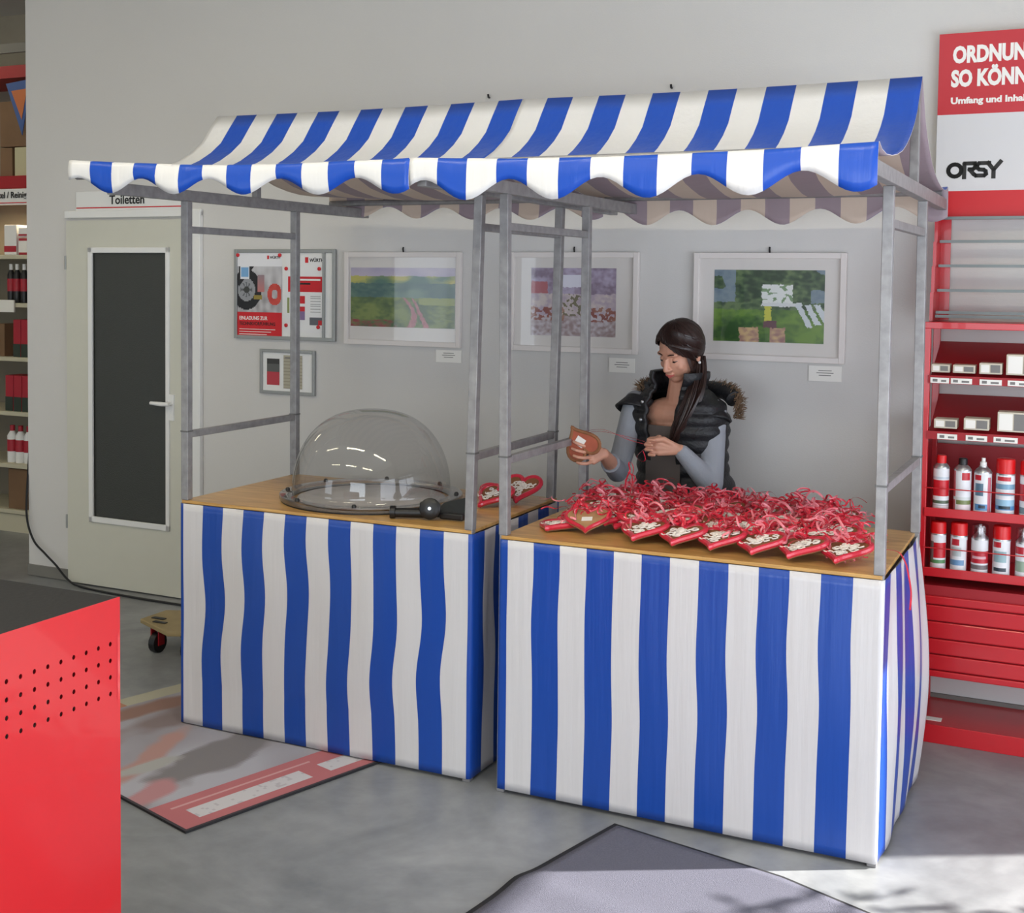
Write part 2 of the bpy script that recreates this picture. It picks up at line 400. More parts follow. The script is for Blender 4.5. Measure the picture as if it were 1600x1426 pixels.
# fluorescent tubes on the ceiling
for k, (x, y) in enumerate([(-5.6, -.8), (-3.2, -1.6), (-.9, -1.6), (1.4, -1.6), (-3.2, -4.2), (-.9, -4.2), (1.4, -4.2), (-5.9, 1.6)]):
    t = thing('ceiling_light', (x, y, 3.7), 'long white fluorescent ceiling light', 'lamp', 'fluorescent ceiling lights')
    b = MB(); b.box(x-.75, x+.75, y-.07, y+.07, 3.66, 3.699); b.build('housing', M['white'], t)
    b = MB(); b.tube([(x-.72, y, 3.63), (x+.72, y, 3.63)], .018, 8)
    em = bpy.data.materials.get('lamp_glow')
    if not em:
        em = bpy.data.materials.new('lamp_glow'); em.use_nodes = True; p = em.node_tree.nodes['Principled BSDF']; p.inputs['Emission Color'].default_value = (1, .86, .58, 1); p.inputs['Emission Strength'].default_value = 14
    b.build('tube', em, t)
    a = area('ceiling_lamp_light', (x, y, 3.6), (0, 0, 0), 1.4, .12, 20 if x > -2 else 8, (1, .92, .70))
# ------------------------------------------------------------ market stalls
D_ = .7565; HC = .86
def canopy_profile(front=True):
    f = [(.45, 2.388), (.40, 2.33), (.344, 2.262), (.28, 2.215), (.21, 2.176), (.13, 2.142), (.05, 2.116), (-.05, 2.096), (-.15, 2.083), (-.25, 2.078), (-.33, 2.085), (-.375, 2.100)]
    return f if front else [(.9-y, z) for y, z in f]
def canopy(root, x0, x1, seed, curl=0, raise_l=0):
    """One striped tarpaulin: ridge, both sagging slopes, both wavy valances."""
    fr = canopy_profile(); bk = canopy_profile(False)
    val = [(-.388, 2.098), (-.402, 2.085), (-.412, 2.06), (-.415, 2.03), (-.412, 2.0), (-.406, 1.975)]
    nr = len(fr); L = x1-x0
    def wave(x): return .5+.5*math.cos(2*PI*(x-x1+.05)/.287)
    def inside_t(y): return min(1, max(0, (y+.38)/.83))
    def P(u, v, sgn):
        x = x0+L*u
        k = v*(nr+5-1e-6) ; i = int(k); t = k-i
        pts = fr+val[0:1]+[None]*5
        if i < nr:
            a = fr[i]; c = fr[i+1] if i+1 < nr else val[0]
            y = a[0]+(c[0]-a[0])*t; z = a[1]+(c[1]-a[1])*t
            inside = min(1, max(0, (.45-y)/.45))
            z += -.012*inside*math.sin(PI*u)*(1-abs(y+.4) if y < 0 else 1) + .004*nz(u*6, v*4, 1, seed)*inside
            z -= .006*math.sin(PI*u)
        else:
            q = (i-nr+t)/5; drop = (.068+.062*wave(x))*(.84 if raise_l else 1)
            y = -.388-.008*math.sin(PI*min(1, q*.9))-.012*q*nz(x*3, q, 1, seed+2); z = 2.098-q*drop-.006*math.sin(PI*u)
            if curl and sgn > 0: y += curl*q*max(0, 1-u*5)
        z += raise_l*(1-u)*(1-inside_t(y))
        if sgn < 0: y = .9-y
        return Vector((x, y, z))
    nu = 70; nv = nr+5
    for sgn in (1, -1):
        mb.grid(lambda u, v: P(u, v, sgn), nu, nv, UV=lambda u, v: (L*u*1.379/L+.00001, v), flip=(sgn > 0))
def add_canopy(root, x0, x1, seed, name='canopy', curl=0, raise_l=0):
    global mb
    mb = MB(); canopy(root, x0, x1, seed, curl, raise_l)
    bmesh.ops.remove_doubles(mb.bm, verts=mb.bm.verts, dist=.0004)
    return mb.build(name, M['tarp'], root, smooth=True, autosm=False, solid=.0016, backmat=M['tarp_back'])

def skirt_path(x0, x1, y0, y1, r=.012):
    return [(x0, y1), (x0, y0), (x1, y0), (x1, y1)]
def add_skirt(root, x0, x1, y0, seed, wob, side_wob, off, side_bulge):
    """Cloth round the counter: left side, front, right side in one sheet; u in metres along it."""
    y1 = y0+D_
    W_ = x1-x0; tot = D_+W_+D_; nu = 330; nv = 30
    def P(u, v):
        s = u*tot; z = .862-.848*v
        env = math.sin(PI*min(1, v*1.15)) if v < .8 else math.sin(PI*.92)+.15*(v-.8)
        env = max(0, env)
        if s < D_:
            q = s/D_; p = Vector((x0, y1-s, z)); n = Vector((-1, 0, 0)); a = side_wob*math.sin(q*PI); ph = s*9
            dd = a*(math.sin(ph*2+v*2+seed)*.6+.6)*env
            along = Vector((0, 0, 0))
        elif s < D_+W_:
            q = (s-D_)/W_; p = Vector((x0+s-D_, y0, z)); n = Vector((0, -1, 0)); e = min(1, q*10, (1-q)*10)
            dd = e*env*(wob*(.5+.5*math.sin(q*14+v*2.5+seed)+.5*nz(q*4, v*2, 1.5, seed)))
            along = Vector((wob*(1.1*math.sin(v*8.5+q*1.6+seed+.6)+.35*math.sin(v*15+q*9))*env*e, 0, 0))
        else:
            q = (s-D_-W_)/D_; p = Vector((x1, y0+s-D_-W_, z)); n = Vector((1, 0, 0)); e = min(1, q*8)
            dd = e*(side_bulge*math.sin(PI*min(1, v*.9))*q+side_wob*(math.sin(q*16+v*2.4+seed*2)*(.25+.6*env)*.6+.3))
            along = Vector((0, side_wob*(.9*math.sin(v*6+q*5+seed)+.5*math.sin(v*11+q*9))*e*env*min(1, (1-q)*8), 0))
        return p+n*(dd+.004)+along
    m = MB()
    m.grid(P, nu, nv, UV=lambda u, v: (u*tot+off, v), flip=True)
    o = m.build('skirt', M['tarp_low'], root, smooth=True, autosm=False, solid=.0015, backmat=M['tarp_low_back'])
    return o

def stall(root, x0, x1, y0, posts, cx0, cx1, rails, seed, wob, sw, off, bulge, curl):
    y1 = y0+D_; S = .031
    m = MB(); m.box(x0+.002, x1-.002, y0+.002, y1, .862, .874); m.build('counter_board', M['ply'], root, bevel=.002)
    # steel counter frame under the cloth
    for z in (.84, .03):
        for a_, c_ in (((x0+.03, y0+.03, z), (x1-.03, y0+.03, z)), ((x0+.03, y1-.03, z), (x1-.03, y1-.03, z)), ((x0+.03, y0+.05, z), (x0+.03, y1-.05, z)), ((x1-.03, y0+.05, z), (x1-.03, y1-.05, z))):
            m = MB(); m.bar(a_, c_, .028); m.build('frame_bar', M['galv'], root)
    for (bx, tx, yy) in posts:
        m = MB(); m.bar((bx, yy, .0), (bx, yy, .875), S*.9); m.bar((bx, yy, .875), (tx, yy, 2.012), S); p = m.build('post', M['galv'], root, bevel=.002)
        k = (1.13-.875)/(2.012-.875); jx = bx+(tx-bx)*k
        m = MB(); m.box(jx-S/2-.0015, jx+S/2+.0015, yy-S/2-.0015, yy+S/2+.0015, 1.135, 1.141); m.build('joint', M['galv_dark'], p)
    pairs = [(0, 2), (1, 3)]
    for a, c in pairs:
        xa = posts[a]; xc = posts[c]
        def X(pp, z): return pp[0]+(pp[1]-pp[0])*(z-.875)/(2.012-.875)
        for z in (1.905, 1.125):
            m = MB(); m.bar((X(xa, z), xa[2]+.015, z), (X(xc, z), xc[2]-.015, z), .024, .026); m.build('crossbar', M['galv'], root, bevel=.002)
    for xr in rails:
        m = MB(); m.bar((xr, y0-.385, 2.033), (xr, y0+1.335, 2.033), .032, .042); m.build('roof_rail', M['galv'], root, bevel=.002)
        m = MB(); m.bar((xr, y0+.47, 2.05), (xr, y0+.47, 2.36), .028); m.build('king_post', M['galv'], root, bevel=.002)
    m = MB()
    m.tube([(cx0+.02, .45, 2.352), (cx1-.02, .45, 2.352)], .014, 8); m.build('ridge_tube', M['galv'], root, smooth=True)
    for yy in (-.372, 1.272):
        m = MB(); m.tube([(cx0+.02, yy, 2.078), (cx1-.02, yy, 2.078)], .013, 8); m.build('eave_tube', M['galv'], root, smooth=True)
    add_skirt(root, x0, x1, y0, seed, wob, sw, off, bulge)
    add_canopy(root, cx0, cx1, seed, curl=curl, raise_l=.032 if x0 < -1 else 0)

W = 1.2368
sr = thing('market_stall', (.62, .38, 0), 'blue and white striped market stall on the right, counter covered with gingerbread hearts', 'market stall')
stall(sr, 0, W, 0, [(.008, -.004, .018), (W-.012, 1.222, .018), (.006, .004, D_-.016), (W-.002, W-.008, D_-.016)], -.142, 1.252, [-.004+.0, 1.232], 1.0, .004, .016, .1495, .042, 0)
sl = thing('market_stall', (-.74, .4, 0), 'blue and white striped market stall on the left, clear dome on its counter', 'market stall')
LX0 = -1.3605; LX1 = -.118
stall(sl, LX0, LX1, .0205, [(LX0+.014, LX0+.014, .038), (LX1-.014, -.108, .038), (LX0+.014, LX0+.012, .0205+D_-.016), (LX1-.02, -.116, .0205+D_-.016)], -1.521, -.139, [LX0+.006, -.112], 3.3, .0105, .012, .1640, .0, 0)
# ------------------------------------------------------------ foreground cabinet with perforated side
t = thing('tool_cabinet', (-.55, -2.3, 0), 'red sheet metal workbench in the foreground with perforated side and black top', 'workbench')
b = MB(); mbm = b
px_, py0, n_c, pit = -.2, -1.607, 26, .0376
cell0 = -1.6195    # right edge of the first cell column
hz = [.899, .861, .823, .785]
zt, zb = .897+pit/2+.002, .785-pit/2
def q4(pts): b._face([b.bm.verts.new(Vector(p)) for p in pts])
def sheet(x):
    yend = cell0-n_c*pit
    q4([(x, py0, 0), (x, -2.9, 0), (x, -2.9, zb), (x, py0, zb)]); q4([(x, py0, zt), (x, -2.9, zt), (x, -2.9, 1.0), (x, py0, 1.0)])
    q4([(x, py0, zb), (x, cell0, zb), (x, cell0, zt), (x, py0, zt)]); q4([(x, yend, zb), (x, -2.9, zb), (x, -2.9, zt), (x, yend, zt)])
    h = (zt-zb)/4
    for i in range(n_c):
        for j in range(4):
            y0 = cell0-i*pit; y1 = y0-pit; z0 = zb+j*h; z1 = z0+h; cy = (y0+y1)/2; cz = (z0+z1)/2; r = .0048
            out = [(y0, z0), (cy, z0), (y1, z0), (y1, cz), (y1, z1), (cy, z1), (y0, z1), (y0, cz)]
            inn = [(cy+r*math.cos(a), cz+r*math.sin(a)*1.15) for a in [(-PI/4)-k*PI/4 for k in range(8)]]
            o = [b.bm.verts.new((x, p[0], p[1])) for p in out]; n = [b.bm.verts.new((x, p[0], p[1])) for p in inn]
            for k in range(8): b._face([o[k], o[(k+1) % 8], n[(k+1) % 8], n[k]])
sheet(px_)
bmesh.ops.remove_doubles(b.bm, verts=b.bm.verts, dist=.0002)
b.build('perforated_panel', M['red_sheet'], t, solid=.0016)
b = MB(); b.box(-.95, px_-.004, py0-.02, py0-.002, 0, .985); b.box(-.95, -.93, -2.9, py0-.02, 0, .985); b.build('cabinet_body', M['red_in'], t)
b = MB(); b.box(-.95, px_-.03, -2.9, py0-.022, .70, .74); b.build('inner_shelf', M['white'], t)
b = MB(); b.box(-.955, px_-.002, -2.9, py0+.002, .986, .998); b.build('worktop', M['rubber'], t, bevel=.002)

# ------------------------------------------------------------ floor mats
Am = Vector((-.72, -.74, 0)); um = Vector((.298, .954, 0)).normalized(); vm = Vector((-.955, .298, 0)).normalized()
t = thing('floor_mat', tuple(Am+um*.8+vm*.6), 'large printed floor mat with red border under the left stall', 'floor mat')
def matpic(u, v):      # u along the red edge, v away from it
    if v < .012 or u < .010: return (58, 52, 58)
    n = nz(u, v, 5, 1)
    if v < .18:
        c = (176, 104, 108)
        if .045 < v < .11 and (.06 < u < .37 or .42 < u < .72): return (192, 190, 194) if nz(u*5, v*5, 14, 3) < .35 else (176, 172, 178)
        if .135 < v < .142 and .04 < u < .42: return (196, 150, 150)
        return c
    if v > .93: return (168, 164, 146) if not (.25 < u < .33) else (166, 120, 96)
    c = lerp((150, 146, 154), (176, 176, 186), n*1.4+.5)
    def blob(cu, cv, ru, rv, ang, col, soft=.25):
        nonlocal c
        x = (u-cu)*1.5; y = (v-cv)*1.22; ca, sa = math.cos(ang), math.sin(ang); X = (x*ca+y*sa)/ru; Y = (-x*sa+y*ca)/rv
        d = math.hypot(X, Y)+nz(u, v, 6, 4)*.7+nz(u, v, 18, 5)*.3
        if d < 1+soft: c = lerp(col, c, (d-1+soft)/(2*soft) if d > 1-soft else 0)
    blob(.30, .36, .42, .11, .35, (122, 118, 120), .12)
    blob(.07, .27, .12, .07, .2, (184, 128, 132), .15)
    blob(.2, .52, .28, .05, .5, (178, 134, 126), .2)
    blob(.05, .66, .2, .08, .3, (134, 108, 104)); blob(.5, .7, .3, .10, -.1, (128, 112, 112)); blob(.62, .5, .16, .07, .3, (182, 184, 196), .15)
    blob(.3, .86, .3, .05, 0, (140, 104, 92)); blob(.1, .86, .1, .05, 0, (172, 118, 112)); blob(.14, .44, .1, .04, 0, (168, 168, 164), .2)
    return lerp(c, (112, 108, 112), .16)
print_grid('printed_face', lambda u, v: Am+um*(1.5*u)+vm*(1.24*v)+Vector((0, 0, .009)), 150, 110, matpic, M['print_mat'], t, world=True)
b = MB(); b.poly([Am+um*0+Vector((0, 0, .001)), Am+um*1.5+Vector((0, 0, .001)), Am+um*1.5+vm*1.24+Vector((0, 0, .001)), Am+vm*1.24+Vector((0, 0, .001))], (0, 0, .0075)); b.build('rubber_backing', M['rubber'], t)

M['carpet'] = mat('charcoal_carpet', (98, 98, 112), .95, var=.12, scale=220, bump=.5, bscale=420)
t = thing('entrance_mat', (.7, -.8, 0), 'charcoal carpet mat with dark edge on the concrete in front of the right stall', 'floor mat')
K = [Vector((.447, -.074, 0)), Vector((1.01, -.188, 0)), Vector((1.80, -.50, 0)), Vector((.319, -.56, 0)), Vector((.18, -1.4, 0))]
def matP(u, v, ins=0, z=.007):
    # left edge path K0->K3->K4, top edge path K0->K1->K2
    le = K[0].lerp(K[3], v/.38) if v < .38 else K[3].lerp(K[4], (v-.38)/.62)
    te = K[0].lerp(K[1], u/.42) if u < .42 else K[1].lerp(K[2], (u-.42)/.58)
    p = le+te-K[0]
    return Vector((p.x, p.y, z+.010*math.exp(-((v-.38)/.05)**2)*(1-.5*u)+.003*max(0, nz(u, v, 4, 2))))
b = MB(); b.grid(lambda u, v: matP(.013+u*.97, .010+v*.975, z=.0072), 60, 50, UV=lambda u, v: (u, v), flip=True); b.build('carpet_pile', M['carpet'], t, smooth=True, solid=.003)
b = MB(); b.grid(lambda u, v: matP(u, v, z=.004), 60, 50, UV=lambda u, v: (u, v), flip=True); b.build('rubber_edge', M['rubber'], t, smooth=True, solid=.005)

# ------------------------------------------------------------ dolly behind the left stall, cable on the floor
t = thing('plant_dolly', (-1.98, .86, 0), 'wooden dolly with black castors behind the left stall', 'dolly')
b = MB(); b.poly([(-2.24, .82, .115), (-1.98, .70, .115), (-1.72, .82, .115), (-1.72, 1.02, .115), (-1.98, 1.12, .115), (-2.24, 1.0, .115)], (0, 0, .02)); b.build('wooden_board', mat('dolly_wood', (150, 132, 92), .5, var=.1, scale=12), t, bevel=.004)
for x, y, r in ((-2.12, .80, .046), (-1.92, .78, .046), (-1.86, 1.0, .046), (-2.1, 1.0, .046)):
    b = MB(); b.tube([(x-.016, y, r), (x+.016, y, r)], r, 16); b.build('castor', M['black'], t, smooth=True)
    b = MB(); b.box(x-.024, x-.019, y-.02, y+.02, r-.01, .114); b.box(x+.019, x+.024, y-.02, y+.02, r-.01, .114); b.box(x-.024, x+.024, y-.02, y+.02, .108, .114); b.build('castor_fork', M['red_in'], t)
b = MB(); b.box(-2.2, -2.13, .85, .875, .135, .139); b.box(-2.15, -2.08, .80, .822, .135, .139); b.build('dark_slot', M['black'], t)

for o_ in [o for o in C.objects if o.name.startswith('plant_dolly')]: o_.location.x += .045; o_.location.y -= .075

def smooth_path(pts, k=8):
    pts = [Vector(p) for p in pts]; out = []
    for i in range(len(pts)-1):
        p0 = pts[max(0, i-1)]; p1 = pts[i]; p2 = pts[i+1]; p3 = pts[min(len(pts)-1, i+2)]
        for j in range(k):
            t_ = j/k; out.append(.5*((2*p1)+(-p0+p2)*t_+(2*p0-5*p1+4*p2-p3)*t_*t_+(-p0+3*p1-3*p2+p3)*t_**3))
    out.append(pts[-1]); return out
b = MB(); b.tube(smooth_path([(-3.741, 1.60, .85), (-3.741, 1.575, .6), (-3.72, 1.54, .36), (-3.66, 1.53, .22), (-3.56, 1.52, .15), (-3.46, 1.50, .10), (-3.36, 1.49, .03), (-3.24, 1.47, .007), (-2.9, 1.43, .007), (-2.5, 1.42, .007), (-1.9, 1.40, .007), (-1.2, 1.42, .007)]), .0065, 6)
tag(b.build('power_cable', M['black'], None, smooth=True), 'black cable running down the wall edge and along the floor by the door', 'cable')

# ------------------------------------------------------------ wall pictures and notices
def on_wall(name, x0, x1, z0, z1, label, cat, group=None):
    x = (x0+x1)/2; t = thing(name, (x, wy(x)-.001, z0), label, cat, group, rz=WA); return t, (x1-x0), (z1-z0)
def frame_part(t, w_, h_, fw, d0, d1, m, bev=.002, nm='frame'):
    b = MB(); hw = w_/2
    for x0, x1, z0, z1 in ((-hw, -hw+fw, 0, h_), (hw-fw, hw, 0, h_), (-hw+fw, hw-fw, 0, fw), (-hw+fw, hw-fw, h_-fw, h_)): b.box(x0, x1, -d1, -d0, z0, z1)
    return b.build(nm, m, t, world=False, bevel=bev)
def pic_land(u, v):
    n = nz(u, v, 6, 1); n2 = nz(u, v, 24, 2)
    if v > .86: c = lerp((168, 160, 186), (196, 186, 200), n+.5)
    elif v > .74: c = lerp((70, 110, 96), (186, 180, 90), .5+n*1.6+((u > .72 or u < .15))*.3)
    elif v > .5: c = lerp((58, 96, 92), (98, 128, 110), .5+n+n2*.5)
    else: c = lerp((66, 92, 42), (120, 136, 62), .5+n+n2*.6)
    if u > .66 and .38 < v < .5: c = (140, 152, 70)
    pc = .52+.10*math.sin((.5-v)*5)+(.0 if v > .3 else 0); wd = .015+(.5-v)*.09
    if v < .5 and (abs(u-pc) < wd*.6 or abs(u-(.60+(.5-v)*.28)) < wd*.45): c = lerp((186, 118, 122), (160, 92, 96), .5+n2)
    if v < .12 and u < .45: c = lerp(c, (140, 48, 52), .45+n2)
    return c
def pic_street(u, v):
    n = nz(u, v, 7, 5); n2 = nz(u, v, 22, 6)
    if v > .62: c = lerp((128, 110, 132), (176, 164, 190), .5+n+n2*.6)
    elif v > .3: c = lerp((176, 160, 176), (204, 192, 188), .5+n+n2)
    else: c = lerp((196, 188, 196), (150, 128, 128), .5+n2+n*.5)
    if .35 < u < .62 and .72 < v < .9: c = (222, 222, 236)
    if u < .2 and .62 < v < .8: c = (172, 92, 100)
    if .22 < v < .42 and (u < .4 or u > .62) and n2 > -.05: c = lerp((132, 60, 52), (160, 120, 100), .5+n)
    if .38 < u < .6 and .3 < v < .62 and n2 > .15: c = (110, 104, 76)
    return c
def pic_green(u, v):
    n = nz(u, v, 5, 8); n2 = nz(u, v, 20, 9)
    if v > .45: c = lerp((28, 58, 34), (96, 120, 76), .5+n*.8+n2)
    else: c = lerp((44, 84, 34), (104, 142, 50), .5+n+n2*.5)
    if v > .55 and (u < .2 or u > .88) and n > -.1: c = lerp(c, (136, 152, 186), .7)
    if .44 < u < .72 and .55 < v < .8: c = (226, 230, 228) if n2 < .25 else (120, 150, 110)
    if .44 < u < .8 and .50 < v < .55: c = (214, 218, 220)
    for k in range(3):
        uu = u-(.74+.085*k)-(.52-v)*.36
        if .22+.03*k < v < .53 and 0 < uu < .055: c = (206, 214, 220)
    if v < .2 and .24 < u < .66 and not .42 < u < .52: c = lerp((206, 176, 130), (150, 110, 110), .5+n2)
    if abs(u-.5) < .03 and .2 < v < .5: c = (196, 196, 70)
    if .46 < u < .58 and .2 < v < .3: c = (96, 60, 72)
    return c
for nm, (x0, x1, z0, z1), (a0, a1, b0, b1), fn, lab in (
    ('1', (-1.583, -.936, 1.405, 1.857), (-1.552, -.970, 1.494, 1.782), pic_land, 'white framed landscape painting with yellow fields and a pink path'),
    ('2', (-.681, -.053, 1.405, 1.857), (-.575, -.160, 1.478, 1.786), pic_street, 'white framed picture of a mauve street scene, behind the middle posts'),
    ('3', (.199, .845, 1.398, 1.855), (.288, .757, 1.478, 1.783), pic_green, 'white framed picture of green trees and white blocks, right of the woman')):
    t, w_, h_ = on_wall('framed_picture', x0, x1, z0, z1, lab, 'picture')
    frame_part(t, w_, h_, .024, .001, .026, M['frame_w'])
    b = MB(); b.box(-w_/2+.02, w_/2-.02, -.010, -.002, .02, h_-.02); b.build('mount_board', M['mount'], t, world=False)
    cx = (x0+x1)/2
    print_grid('print', lambda u, v: (a0-cx+(a1-a0)*u, -.0112, b0-z0+(b1-b0)*v), 150, 90, (lambda u, v, fn=fn: fn(min(.999, max(0, u+.009*nz(u, v, 16, 11)+.008*nz(u, v, 50, 12))), min(.999, max(0, v+.012*nz(u, v, 16, 13)+.012*nz(u, v, 50, 14))))), M['print_gloss'], t)
    b = MB(); b.box(-w_/2+.022, w_/2-.022, -.0185, -.0165, .022, h_-.022); b.build('glass_pane', M['glass'], t, world=False)
    b = MB(); b.tube([(0, -.003, h_+.001), (0, -.007, h_+.016), (0, -.003, h_+.024)], .004, 6); b.build('wall_hook', M['black'], t, world=False)
for x0, x1, z0, z1, who in ((-1.074, -.937, 1.333, 1.392, 'the landscape painting'), (-.19, -.069, 1.322, 1.386, 'the street picture'), (.697, .832, 1.323, 1.387, 'the green tree picture')):
    t, w_, h_ = on_wall('caption_card', x0, x1, z0, z1, 'small white caption card on the wall below '+who, 'label')
    b = MB(); b.box(-w_/2, w_/2, -.004, 0, 0, h_); b.build('card', M['paper'], t, world=False)
    b = MB()
    for zz, l in ((.043, .055), (.033, .07), (.023, .05)): b.box(-l/2, l/2, -.0048, -.0042, zz, zz+.003)
    b.build('printed_lines', M['ink_g'], t, world=False, kind='stuff')
for x, z in ((-.806, 2.575), (.078, 2.57)):
    b = MB(); y = wy(x); b.tube([(x, y-.001, z), (x, y-.012, z), (x, y-.016, z+.014)], .005, 6)
    tag(b.build('wall_hook', M['black'], None), 'small dark picture hook on the wall just above the striped roof, '+('left one' if x < -.5 else 'right one'), 'hook')

# notice board with two posters
t, w_, h_ = on_wall('notice_board', -2.262, -1.641, 1.412, 1.872, 'aluminium framed magnetic notice board with two red and white posters', 'notice board')
frame_part(t, w_, h_, .018, .001, .018, M['alu'])
b = MB(); b.box(-w_/2+.01, w_/2-.01, -.008, -.001, .01, h_-.01); b.build('board', M['white'], t, world=False)
def poster1(u, v):
    if v > .83: return (232, 232, 236)
    if v < .29:
        if v < .012 : return (232, 230, 230)
        return (206, 28, 38)
    n = nz(u, v, 9, 3); c = lerp((150, 146, 148), (196, 194, 196), .5+n)
    if v > .5: c = lerp(c, (206, 206, 210), (v-.5)*2)
    d = math.hypot((u-.22)*.8, (v-.55)*1.35*.85)
    if d < .27: c = (30, 30, 34)
    if d < .155: c = (150, 152, 156) if d > .105 or abs(math.sin(math.atan2(v-.55, u-.22)*4)) > .6 else (96, 98, 102)
    if d < .05: c = (60, 62, 60)
    if .05 < u < .6 and v > .55+(u*.7) and v < .83 and u < .38: c = (34, 34, 38)
    if .08 < u < .28 and .68 < v < .82: c = (120, 170, 214) if .1 < u < .26 and .695 < v < .81 else (226, 230, 236)
    if .68 < u < .98 and abs(math.hypot((u-.84), (v-.5)*1.2)-.11) < .045: c = lerp((216, 82, 66), (186, 60, 56), .5+n)
    if .46 < u < .62 and .52 < v < .72: c = lerp((196, 120, 116), (150, 130, 136), (v-.52)*5)
    if .38 < u < .56 and .44 < v < .49: c = (150, 132, 60)
    return c
def poster2(u, v):
    c = (232, 232, 232)
    if .06 < u < .95 and .53 < v < .72: c = (204, 24, 36)
    if .30 < u < .5 and .38 < v < .48: c = (204, 30, 40)
    if .30 < u < .5 and .16 < v < .34: c = (200, 34, 44) if v > .27 else (130, 110, 150)
    if .62 < u < .95 and .1 < v < .2: c = (96, 98, 104) if not (.84 < u and v < .16) else (196, 30, 40)
    if .64 < u < .9 and .26 < v < .48 and int(v*90) % 3 == 0: c = (176, 176, 176)
    if .04 < u < .10 and .25 < v < .45: c = (140, 150, 96)
    return c
x0 = -w_/2
def p1(u, v): return (x0+.012+.285*u, -.0102, .012+h_*.95*v)
pa = print_grid('poster', lambda u, v: p1(u, v), 60, 80, poster1, M['print'], t, label='poster of a tyre over a red text block')
pb = print_grid('poster', lambda u, v: (x0+.32+.235*u, -.0102, .04+(h_-.07)*v), 50, 80, poster2, M['print'], t, label='white poster with a red headline block')
text('EINLADUNG ZUR', .026, M['ink_w'], pa, (x0+.03, -.0105, .098), bold=.0006, sx=.86, depth=.0003)
text('TECHNIKVORFÜHRUNG', .024, M['ink'], pa, (x0+.03, -.0105, .070), bold=.0005, sx=.86, depth=.0003)
for zz in (.048, .035, .022):
    b = MB(); b.box(x0+.03, x0+.16+zz*2, -.0108, -.0104, zz, zz+.003); b.build('text_line', M['ink_w'], pa, world=False)
text('WÜRTH', .018, M['ink'], pa, (x0+.222, -.0105, h_-.048), bold=.0005, sx=.95, depth=.0003)
b = MB(); b.box(x0+.205, x0+.217, -.0110, -.0104, h_-.050, h_-.032); b.build('red_emblem', M['ink_r'], pa, world=False)
text('WÜRTH', .024, M['ink'], pb, (x0+.465, -.0105, h_-.063), bold=.0008, sx=.95, depth=.0003)
b = MB(); b.box(x0+.438, x0+.457, -.0110, -.0104, h_-.068, h_-.04); b.build('red_emblem', M['ink_r'], pb, world=False)
b = MB(); b.box(x0+.36, x0+.53, -.0108, -.0104, .302, .311); b.build('text_line', M['ink_w'], pb, world=False)
b = MB(); b.box(x0+.36, x0+.47, -.0108, -.0104, .282, .291); b.build('text_line', M['ink'], pb, world=False)
for mx_, mz in ((.022, h_-.03), (.285, h_-.03), (.325, h_-.098), (.525, h_-.098), (.325, .075), (.52, .07)):
    b = MB(); b.lathe([(.0095, 0), (.0095, .006), (.007, .008)], c=(x0+mx_, -.011, mz), n=12, axis=(0, -1, 0)); b.build('magnet', M['ink_r'], t, world=False, smooth=True)
b = MB(); b.box(w_/2-.075, w_/2-.062, -.019, -.008, .012, h_-.012); b.build('side_rail', M['alu'], t, world=False)

t, w_, h_ = on_wall('framed_notice', -2.10, -1.762, 1.134, 1.362, 'small aluminium frame with two leaflets below the notice board', 'notice')
frame_part(t, w_, h_, .016, .001, .016, M['alu'])
b = MB(); b.box(-w_/2+.01, w_/2-.01, -.006, -.001, .01, h_-.01); b.build('backing_sheet', M['white'], t, world=False)
def leaf1(u, v): return (186, 60, 72) if v < .5 else ((92, 94, 92) if v < .82 else (60, 60, 58))
def leaf2(u, v): return (176, 170, 150) if int(v*40) % 4 else (150, 144, 128)
print_grid('leaflet', lambda u, v: (-.128+.078*u, -.0075, .045+.135*v), 6, 20, leaf1, M['print'], t)
print_grid('leaflet', lambda u, v: (-.025+.115*u, -.0075, .03+.17*v), 4, 40, leaf2, M['print'], t)
b = MB(); b.box(-.015, .07, -.0085, -.0078, .183, .190); b.build('text_line', M['ink_g'], t, world=False)

# ------------------------------------------------------------ banner sign above the red rack
t = thing('advertising_sign', (1.183, 1.50, 1.985), 'tall red and white wall sign above the red shelf rack', 'sign', rz=WA)
b = MB(); b.box(0, 1.02, -.012, 0, .41, .725); b.build('red_header', mat('sign_red', (192, 32, 48), .45), t, world=False)
b = MB(); b.box(0, 1.02, -.012, 0, .112, .41); b.build('white_field', mat('sign_white', (212, 212, 215), .5), t, world=False)
b = MB(); b.box(0, 1.02, -.012, 0, 0, .112); b.build('red_footer', mat('sign_red_low', (200, 24, 36), .45), t, world=False)
text('ORDNUNG MIT', .086, M['ink_w'], t, (.052, -.0125, .612), bold=.0042, sx=.70)
text('SO KÖNNEN SIE', .086, M['ink_w'], t, (.048, -.0125, .520), bold=.0042, sx=.70)
text('Umfang und Inhalt', .034, M['ink_w'], t, (.048, -.0125, .452), bold=.0014, sx=1.13)
b = MB()   # the four linked letters
W4 = .0155; X0 = .043; Z0 = .168; Hh = .06
def sk(p): stroke(b, [(X0+x*.001, Z0+z*.001) for x, z in p], W4, -.0123, .0008)
o_ = [(28+24*math.cos(a), 24+24*math.sin(a)*.98) for a in [2*PI*k/20 for k in range(21)]]; sk(o_)
sk([(63, -6), (63, 50), (104, 50)]); sk([(100, 50), (104, 42), (101, 32), (94, 27), (80, 27)]); sk([(82, 27), (98, 8), (106, 2), (136, 2), (143, 8), (141, 19), (134, 24), (118, 26), (110, 32), (110, 43), (117, 50), (156, 50)]); sk([(148, 52), (170, 24), (170, -6)]); sk([(170, 24), (196, 56)])
